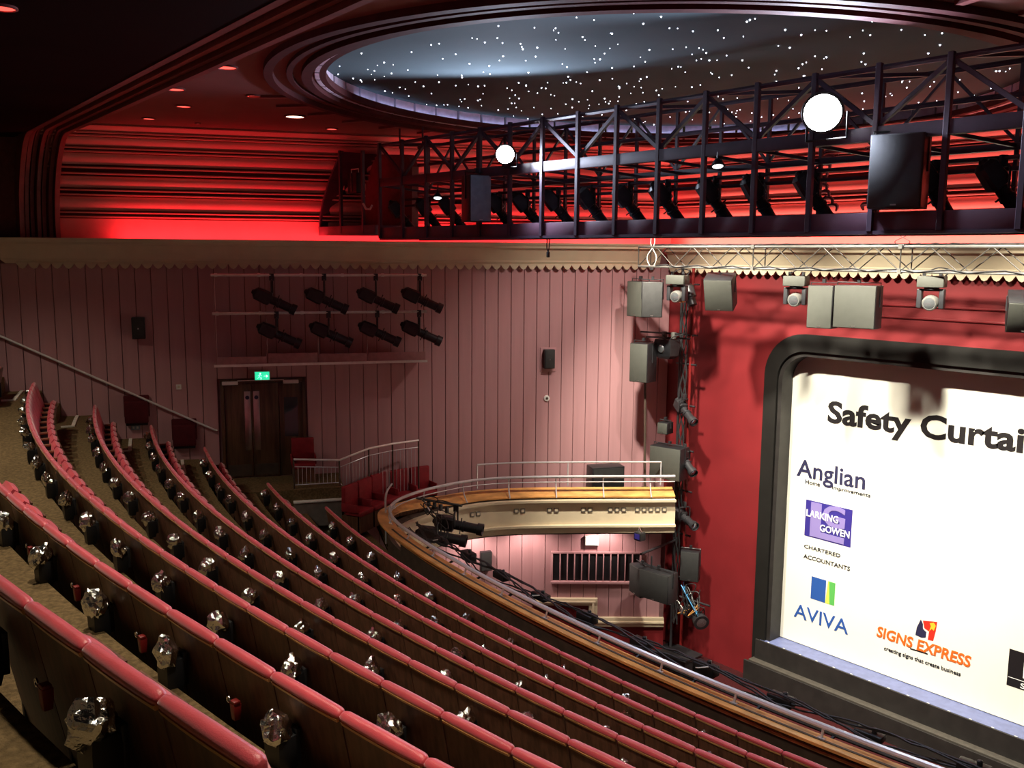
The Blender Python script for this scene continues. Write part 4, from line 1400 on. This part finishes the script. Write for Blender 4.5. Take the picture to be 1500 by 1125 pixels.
def speaker(name, label, loc, rotz, w_, h_, d_, grm='grille', tilt=0.0, group=None, cab='black'):
    # origin at the bottom centre of the front
    t = thing(name, label, 'speaker', loc, rotz, group)
    M = Matrix.Translation((0, 0, h_ / 2)) @ Matrix.Rotation(tilt, 4, 'X') @ Matrix.Translation((0, 0, -h_ / 2))
    c = part('cabinet', MB().boxr(-w_ / 2, w_ / 2, 0, d_, 0, h_, M), cab, t, bevel=.012)
    part('grille', MB().boxr(-w_ / 2 + .012, w_ / 2 - .012, -.016, .0, .012, h_ - .012, M), grm, t, bevel=.006)
    part('badge', MB().boxr(-.03, .03, -.020, -.016, .03, .045, M), 'steel', t)
    part('bracket', MB().tube([M @ Vector((-w_ / 2 - .01, d_ / 2, h_ / 2)), Vector((-w_ / 2 - .01, d_ / 2, h_ + .05)), Vector((w_ / 2 + .01, d_ / 2, h_ + .05)), M @ Vector((w_ / 2 + .01, d_ / 2, h_ / 2))], .012, 6), 'blackmetal', t)
    part('hook', MB().boxr(-.03, .03, d_ / 2 - .03, d_ / 2 + .03, h_ + .04, h_ + .12), 'blackmetal', t)
    return t
# speakers on the bridge
p = yp(704, 325, BY0 - .20)
speaker('bridge_speaker', 'tall blue-lit speaker hung on the lighting bridge by the left bright lamp', p, R(78), .40, .78, .34, 'bluegrille')
p = yp(1308, 305, BY0 - .20)
speaker('bridge_speaker', 'large black speaker hung on the lighting bridge below the right bright lamp', p, R(16), .56, .80, .40, 'grilledark')
# the two bright flood lamps
for (px, py, lab, rr, en) in ((740, 226, 'dazzling white flood lamp on the bridge above the blue-lit speaker', .155, 560), (1205, 165, 'dazzling large white flood lamp on the bridge nearer the camera', .225, 820)):
    loc = yp(px, py, BY0 - .28)
    t = thing('flood_lamp', lab, 'flood lamp', loc, 0, 'bright flood lamps on the bridge')
    d = Vector((0, 0, E - 2.0)) - loc
    d.normalize()
    part('reflector', MB().lathe((0, 0, 0), -d, [(-.02, rr * 1.02), (0, rr * 1.06), (.02, rr * 1.04), (.12, rr * .85), (.20, rr * .45), (.26, rr * .3)], 24), 'blackmetal', t)
    part('lens', MB().lathe((0, 0, 0), d, [(0, rr), (.02, rr * .92), (.035, rr * .6), (.04, rr * .1)], 24), 'lamp_white', t)
    part('yoke', MB().tube([(-rr * 1.15, .1, 0), (-rr * 1.15, .1, -rr * 1.3), (rr * 1.15, .1, -rr * 1.3), (rr * 1.15, .1, 0)], .016, 6), 'blackmetal', t)
    part('stem', MB().tube([(0, .1, -rr * 1.3), (0, .27, E + 1.36 - loc.z)], .02, 6), 'blackmetal', t)
    spot('flood_beam', loc + d * .10, loc + d * .1 + Vector((-loc.x * .55 - 1.0, -7, -2.6)), en, (.72, .80, 1.0), 178, .35, .16, t)

# ================================================================== SILVER BOX TRUSS WITH ITS LOAD
TY0, TY1, TZ0, TZ1 = 16.0, 16.42, -.275, .165
tr_ = thing('box_truss', 'silver box truss hung across the stage front below the cornice', 'truss', (-14.45, TY0, E + TZ0))
TXL, TXR = -14.45, .2
for y in (0, TY1 - TY0):
    for z in (0, TZ1 - TZ0):
        part('chord', MB().tube([(0, y, z), (TXR - TXL, y, z)], .026, 8), 'truss', tr_)
bay = .52
nb = int((TXR - TXL) / bay)
H_ = TZ1 - TZ0
BRA = MB().tube([(0, 0, 0), (bay, 0, H_)], .011, 6).mesh('brace', 'trussbrace')
BRB = MB().tube([(0, 0, H_), (bay, 0, 0)], .011, 6).mesh('brace', 'trussbrace')
BRC = MB().tube([(0, 0, 0), (bay, TY1 - TY0, 0)], .011, 6).mesh('brace', 'trussbrace')
VER = MB().tube([(0, 0, 0), (0, 0, H_)], .013, 6).mesh('upright', 'trussbrace')
for i in range(nb):
    for y in (0, TY1 - TY0):
        o = obj('brace', BRA if i % 2 == 0 else BRB, tr_)
        o.location = (i * bay, y, 0)
    for z in (0, H_):
        o = obj('brace', BRC, tr_)
        o.location = (i * bay, 0, z)
    if i % 6 == 0:
        for y in (0, TY1 - TY0):
            o = obj('upright', VER, tr_)
            o.location = (i * bay, y, 0)
for jx in (3.12, 6.24, 9.36):
    part('joint_plate', MB().box((jx, 0, 0), (.07, .08, .08)).box((jx, 0, H_), (.07, .08, .08)).box((jx, .42, 0), (.07, .08, .08)).box((jx, .42, H_), (.07, .08, .08)), 'truss', tr_)
for c in range(3):
    pts = [(.2 + i * .3, .2 + .1 * math.sin(i + c), H_ + .03 + .025 * math.sin(i * 1.7 + c * 2)) for i in range(46)]
    part('cable', MB().tube(pts, .014, 5), 'cable', tr_)
part('cable', MB().tube([(.55 + i * .3, -.03, .02 + .03 * math.sin(i * 2.1)) for i in range(45)], .012, 5), 'cable', tr_)
for (px, lab) in ((955, 'white sling cable looped from the bridge down to the left truss end'), (1322, 'black hanging cable dropping from the bridge to the truss')):
    q = yp(px, 395 if px == 955 else 362, TY0)
    q1 = yp(px + (3 if px == 955 else 3), 335, TY0)
    t = thing('rigging_cable', lab, 'cable', q)
    mid = (q1 - q)
    mcol = 'cablewhite' if px == 955 else 'cable'
    for sgn in (-1, 1):
        pts = [Vector((0, 0, 0)), Vector((.14 * sgn, -.02, mid.z * .3)), Vector((-.06 * sgn, 0, mid.z * .65)), Vector((.03 * sgn, 0, mid.z))]
        part('strand', MB().tube([Vector(p) for p in catmull([tuple(v) for v in pts], 5)], .010 if px == 955 else .008, 6), mcol, t)
    part('knot', MB().box((0, 0, .02), (.09, .06, .06)), 'blackmetal', t, bevel=.01)
p = yp(803, 372, BY0)
t = thing('rigging_cable', 'short black cable and clip dangling below the bridge mid-span', 'cable', p)
part('strand', MB().tube([(-.03, 0, .30), (-.035, 0, .1), (0, 0, 0)], .010, 5).tube([(.03, 0, .30), (.02, 0, .1), (0, 0, .02)], .010, 5), 'cable', t)
part('clip', MB().box((0, 0, -.01), (.05, .04, .09)), 'blackmetal', t, bevel=.01)

def moving_head(loc, rotz, label, s=1.0):
    # origin at the top of the base (hangs down)
    t = thing('moving_head_light', label, 'moving light', loc, rotz, 'moving head lights under the truss')
    part('base', MB().boxr(-.24 * s, .24 * s, -.18 * s, .18 * s, -.22 * s, 0), 'grille', t, bevel=.02)
    part('clamp', MB().boxr(-.16, -.11, -.03, .03, 0, .08).boxr(.11, .16, -.03, .03, 0, .08), 'blackmetal', t)
    part('swivel', MB().lathe((0, 0, -.22 * s), (0, 0, -1), [(0, .14 * s), (.04 * s, .14 * s)], 16), 'black', t)
    for sx in (-1, 1):
        part('yoke_arm', MB().boxr(sx * .20 * s - .045 * s, sx * .20 * s + .045 * s, -.10 * s, .10 * s, -.62 * s, -.25 * s), 'blackmetal', t, bevel=.02)
    h = part('head', MB().lathe((0, .10 * s, -.50 * s), (0, -1, -.12), [(-.12 * s, .06 * s), (-.08 * s, .12 * s), (.06 * s, .15 * s), (.20 * s, .145 * s), (.24 * s, .12 * s)], 16), 'truss', t)
    part('lens', MB().lathe((0, -.135 * s, -.53 * s), (0, -1, -.12), [(0, .115 * s), (.02 * s, .07 * s), (.028 * s, .01 * s)], 16), 'lensglass', h)
    part('yoke_bridge', MB().boxr(-.245 * s, .245 * s, -.09 * s, .09 * s, -.29 * s, -.25 * s), 'blackmetal', t, bevel=.01)
    cable(t, [(.2, .05, 0), (.28, .0, .10), (.1, -.05, .14), (-.1, 0, .06)], .012)
    return t
for (px, py, lab) in ((993, 403, 'moving head light at the left end of the truss above the boom'), (1167, 404, 'moving head light left of the paired grey truss speakers'), (1366, 404, 'moving head light right of the paired grey truss speakers')):
    moving_head(yp(px, py, 16.2), R(14), lab, .92)
# truss speakers
def spk_px(label, l, tpx, rgt, b, Y, rotz, dep, grm='grille', tilt=0.0, group='speakers around the stage', name='truss_speaker', cab='black', wscale=1.0):
    p0, p1 = yp((l + rgt) / 2, b, Y), yp((l + rgt) / 2, tpx, Y)
    wl_, wr_ = yp(l, (tpx + b) / 2, Y), yp(rgt, (tpx + b) / 2, Y)
    return speaker(name, label, p0, rotz, (wr_.x - wl_.x) * wscale, p1.z - p0.z, dep, grm, tilt, group, cab)
V = R(30)
spk_px('pale grey speaker hanging at the left end of the truss', 916, 412, 944, 464, 16.1, R(-8), .30)
spk_px('dark speaker hanging beside the pale one at the left truss end', 943, 413, 966, 465, 16.0, R(40), .40, 'grilledark')
spk_px('tall grey speaker hanging below the dark truss-end speaker', 923, 503, 946, 560, 16.2, R(10), .42)
spk_px('tilted grey speaker under the truss near its left end', 1034, 408, 1068, 458, 16.0, R(24), .42, tilt=R(22))
spk_px('narrow left one of two grey speakers side by side under truss', 1182, 418, 1216, 481, 16.0, R(10), .34)
spk_px('wide right one of two grey speakers side by side under truss', 1221, 418, 1278, 481, 16.0, R(10), .38)
spk_px('tilted grey speaker cut by the right edge of the photo', 1474, 440, 1525, 492, 15.6, R(25), .42, tilt=R(28))
bm_ = thing('speaker_drop_pipe', 'thin dark pipe running down the lit wall below the hanging speaker', 'pipe', yp(945, 700, 16.5))
q = yp(945, 560, 16.5) - bm_.location
part('pipe', MB().tube([(0, 0, -.3), q, q + Vector((-.02, 0, .9))], .030, 6), 'parapet', bm_)
part('foot_clamp', MB().box((0, 0, -.25), (.12, .12, .08)), 'blackmetal', bm_, bevel=.01)

# ================================================================== BOOM OF LIGHTS AT THE LEFT OF THE PROSCENIUM
BMY = 17.35
top, bot = yp(990, 405, BMY), yp(985, 960, BMY)
bx_ = -14.15
boom = thing('lighting_boom', 'vertical dark pipe boom of lights at the left of the proscenium', 'lighting boom', (bx_, BMY, .1))
for dx in (-.10, .22):
    part('pipe', MB().tube([(dx, 0, 0), (dx, 0, E - .35)], .035, 8), 'blackmetal' if dx < 0 else 'redplastic', boom)
for z in (1.2, 2.0, 3.1, 4.2, 5.2, 6.3, 7.3, 8.0, 9.2):
    part('rung', MB().tube([(-.2, 0, z), (.4, 0, z)], .024, 6), 'blackmetal', boom)
for c in range(4):
    pts = [(.06 + .09 * math.sin(i * .9 + c * 1.7), -.07 - .03 * math.cos(i * .7 + c), .8 + i * .3) for i in range(29)]
    part('cable', MB().tube(pts, .018, 5), 'cable', boom)
part('floor_base', MB().boxr(-.4, .5, -.3, .3, -.1, .04), 'black', boom, bevel=.01)
def aim_yaw(dx, dy): return math.atan2(-dx, dy)
for (px, py, lab, pit) in ((1003, 580, 'upper', 27), (1003, 653, 'middle', 29), (1003, 738, 'lower', 10)):
    p = yp(px, py, BMY - .12)
    profile_light(p, aim_yaw(1, -.35), R(pit), f'black profile spotlight on the proscenium boom, {lab} of three', 1.15, 'spotlights on the proscenium boom')
p = yp(978, 497, BMY - .5)
t = thing('scroller_light', 'bulky black lantern on crossbars high on the boom', 'spotlight', p)
part('housing', MB().loops([[(x * q, y * q, z) for x, y in ((-.26, -.2), (.26, -.2), (.3, .1), (.2, .24), (-.2, .24), (-.3, .1))] for z, q in ((-.46, .55), (-.38, .9), (-.10, 1.0), (0, .9))]), 'black', t, angle=40)
part('lens', MB().lathe((-.02, -.20, -.22), (0, -1, -.2), [(0, .10), (.03, .08), (.04, .02)], 14), 'lensglass', t)
part('crossbar', MB().tube([(-.85, 0, .12), (.55, 0, .16)], .024, 6), 'blackmetal', t)
part('crossbar', MB().tube([(-.75, .1, .0), (.6, .1, .05)], .024, 6), 'blackmetal', t)
part('clamp', MB().box((-.1, 0, .10), (.1, .1, .16)).box((.18, 0, .10), (.1, .1, .16)), 'truss', t, bevel=.012)
cable(t, [(-.1, -.05, .1), (.1, -.12, -.02), (.3, -.1, .1), (.5, 0, .15)], .014)
t = thing('colour_changer', 'black lamp with pale clamp under the left moving light', 'spotlight', yp(1012, 432, 16.9))
part('body', MB().lathe((-.1, 0, .22), (.45, -.1, -1), [(0, .09), (.05, .13), (.30, .13), (.33, .10), (.5, .10), (.5, .08)], 14), 'blackmetal', t)
part('clamp', MB().box((-.22, -.05, -.12), (.10, .1, .13)), 'ledgewood', t, bevel=.015)
part('bracket', MB().tube([(-.1, 0, .22), (-.25, 0, .35), (-.3, 0, .0)], .02, 6), 'blackmetal', t)
spk_px('square grey speaker on the boom above the balcony end', 953, 655, 993, 702, BMY - .55, R(10), .42, name='boom_speaker')
t = speaker('boom_speaker', 'small pale speaker box on the boom above the square one', yp(970, 636, BMY - .4), R(12), .28, .28, .30, 'grille')
spk_px('dark grey speaker on the lower boom, right one of the low pair', 937, 838, 976, 880, 15.75, R(6), .40, 'grilledark', name='boom_speaker')
spk_px('dark grey speaker on the lower boom, left one of the low pair', 917, 829, 942, 871, 15.9, R(-20), .38, 'grilledark', name='boom_speaker')
spk_px('black upright speaker fixed right of the lower boom', 998, 808, 1020, 852, BMY - .25, R(30), .30, 'grilledark', name='boom_speaker')
arm_ = thing('speaker_support_pipe', 'horizontal metal arm holding the low pair of boom speakers', 'bracket', yp(960, 819, 15.8))
aex, aey = -14.15 - arm_.location.x, BMY - arm_.location.y
part('tube', MB().tube([(-.45, 0, 0), (aex, aey, 0)], .028, 8), 'blackmetal', arm_)
part('clamp', MB().box((aex, aey - .03, 0), (.12, .12, .12)), 'blackmetal', arm_, bevel=.015)
part('drop', MB().tube([(-.2, .1, 0), (-.2, .1, -.3)], .02, 6), 'blackmetal', arm_)
t = thing('cable_hank', 'tangle of coloured cables and clamps at the foot of the boom', 'cable', yp(1012, 900, BMY - .3))
for c, mname in enumerate(['cable', 'cableblue', 'cablewhite', 'cable', 'cable', 'cable', 'cable', 'ledgewood', 'cable', 'cable']):
    pts = [(random.uniform(-.4, .35), random.uniform(-.1, .1), random.uniform(-.1, .75)) for _ in range(6)]
    part('strand', MB().tube(catmull(pts, 6), .013, 5), mname, t)
part('clamp_bar', MB().tube([(-.35, 0, .35), (.55, 0, .38)], .024, 6), 'blackmetal', t)
t = thing('fresnel_lantern', 'round black lantern at the very foot of the boom', 'spotlight', yp(1022, 915, BMY - .3))
part('body', MB().lathe((-.05, .1, .12), (.8, -.5, -.2), [(-.12, .06), (-.08, .15), (.1, .19), (.20, .19), (.20, .165)], 18), 'blackmetal', t)
part('lens', MB().lathe((-.05, .1, .12), (.8, -.5, -.2), [(.165, .16), (.2, .12), (.21, .03)], 18), 'lensglass', t)
part('yoke', MB().tube([(-.16, .1, .12), (-.16, .1, .42), (.10, .1, .42), (.12, .1, .12)], .016, 6), 'blackmetal', t)
for (px, py, lab) in ((1060, 545, 'upper'), (1062, 715, 'lower')):
    pass
# little lamp on the fascia lip
t = thing('birdie_lamp', 'tiny black lamp clipped to the balcony fascia lip near the boom', 'lamp', yp(937, 790, 15.6))
part('body', MB().loops([[(x * q, y * q, z) for x, y in ((-.10, -.09), (.10, -.09), (.10, .09), (-.10, .09))] for z, q in ((-.02, .9), (.0, 1.0), (.16, 1.0), (.18, .8))]), 'black', t)
part('glass', MB().boxr(-.07, .07, -.10, -.09, .02, .14), 'ink_purple', t)
part('clip', MB().tube([(-.06, 0, .18), (-.02, 0, .27), (.05, 0, .18)], .014, 6), 'chrome', t)

# pair of large spotlights on the corner of the balcony front
for (px, py, lab, z) in ((668, 742, 'big black spotlight on the balcony corner, further of the pair', -5.35), (643, 758, 'big black spotlight on the balcony corner, nearer of the pair', -5.50)):
    p = zp(px, py, z)
    profile_light(p, aim_yaw(.75, .65), R(8), lab, 1.35, 'big spotlights on the balcony corner')
cl = thing('corner_rigging', 'bundle of clamps and cables on the balcony corner behind the spotlights', 'rigging', zp(640, 760, -5.6))
for c in range(4):
    pts = [(random.uniform(-.45, .5), random.uniform(-.3, .3), random.uniform(-.1, .42)) for _ in range(4)]
    part('cable', MB().tube(catmull(pts, 5), .012, 5), 'cable', cl)
for c in range(4):
    x = -.3 + c * .22
    part('clamp', MB().box((x, .0, .28), (.06, .07, .14)), 'blackmetal', cl, bevel=.01)
part('bar', MB().tube([(-.6, -.1, .34), (.55, .25, .36)], .026, 6), 'blackmetal', cl)
# table with gear below the stage front, in the stalls
t = thing('mixing_rack', 'low dark equipment rack on the stalls floor beyond the balcony rail', 'equipment rack', (-13.3, 16.6, 0))
part('case', MB().boxr(-.35, .35, -.3, .3, 0, .55), 'black', t, bevel=.02)
part('top_tray', MB().boxr(-.38, .38, -.33, .33, .55, .59), 'black', t, bevel=.01)
part('handle', MB().tube([(-.2, -.30, .4), (-.2, -.36, .4), (.2, -.36, .4), (.2, -.30, .4)], .015, 6), 'alu', t)

# ================================================================== LABELS OF THE SETTING
for n, lab in {'floor': 'carpeted stepped floor of the theatre circle', 'wall_left': 'pink wall of narrow vertical boards at the left', 'trim_1': 'cream cornice with scalloped edge along the left wall',
               'trim_2': 'cream cornice with scalloped edge above the proscenium', 'trim_3': 'red-lit stepped cove above the left wall', 'trim_4': 'red-lit stepped cove above the proscenium',
               'wall_box': 'pink boarded box wall under the slip balcony', 'trim_5': 'cream stepped moulding low on the left wall', 'trim_6': 'grooved dark red arch rib across the ceiling', 'trim_7': 'black rounded proscenium frame around the safety curtain',
               'ceiling': 'dark red ceiling with an oval recess of star lights', 'wall_front': 'deep red proscenium wall', 'wall_balcony': 'curved balcony front with cream fascia and wooden ledge', 'door_1': 'dark wooden double doors with steel push plates'}.items():
    bpy.data.objects[n]['label'] = lab
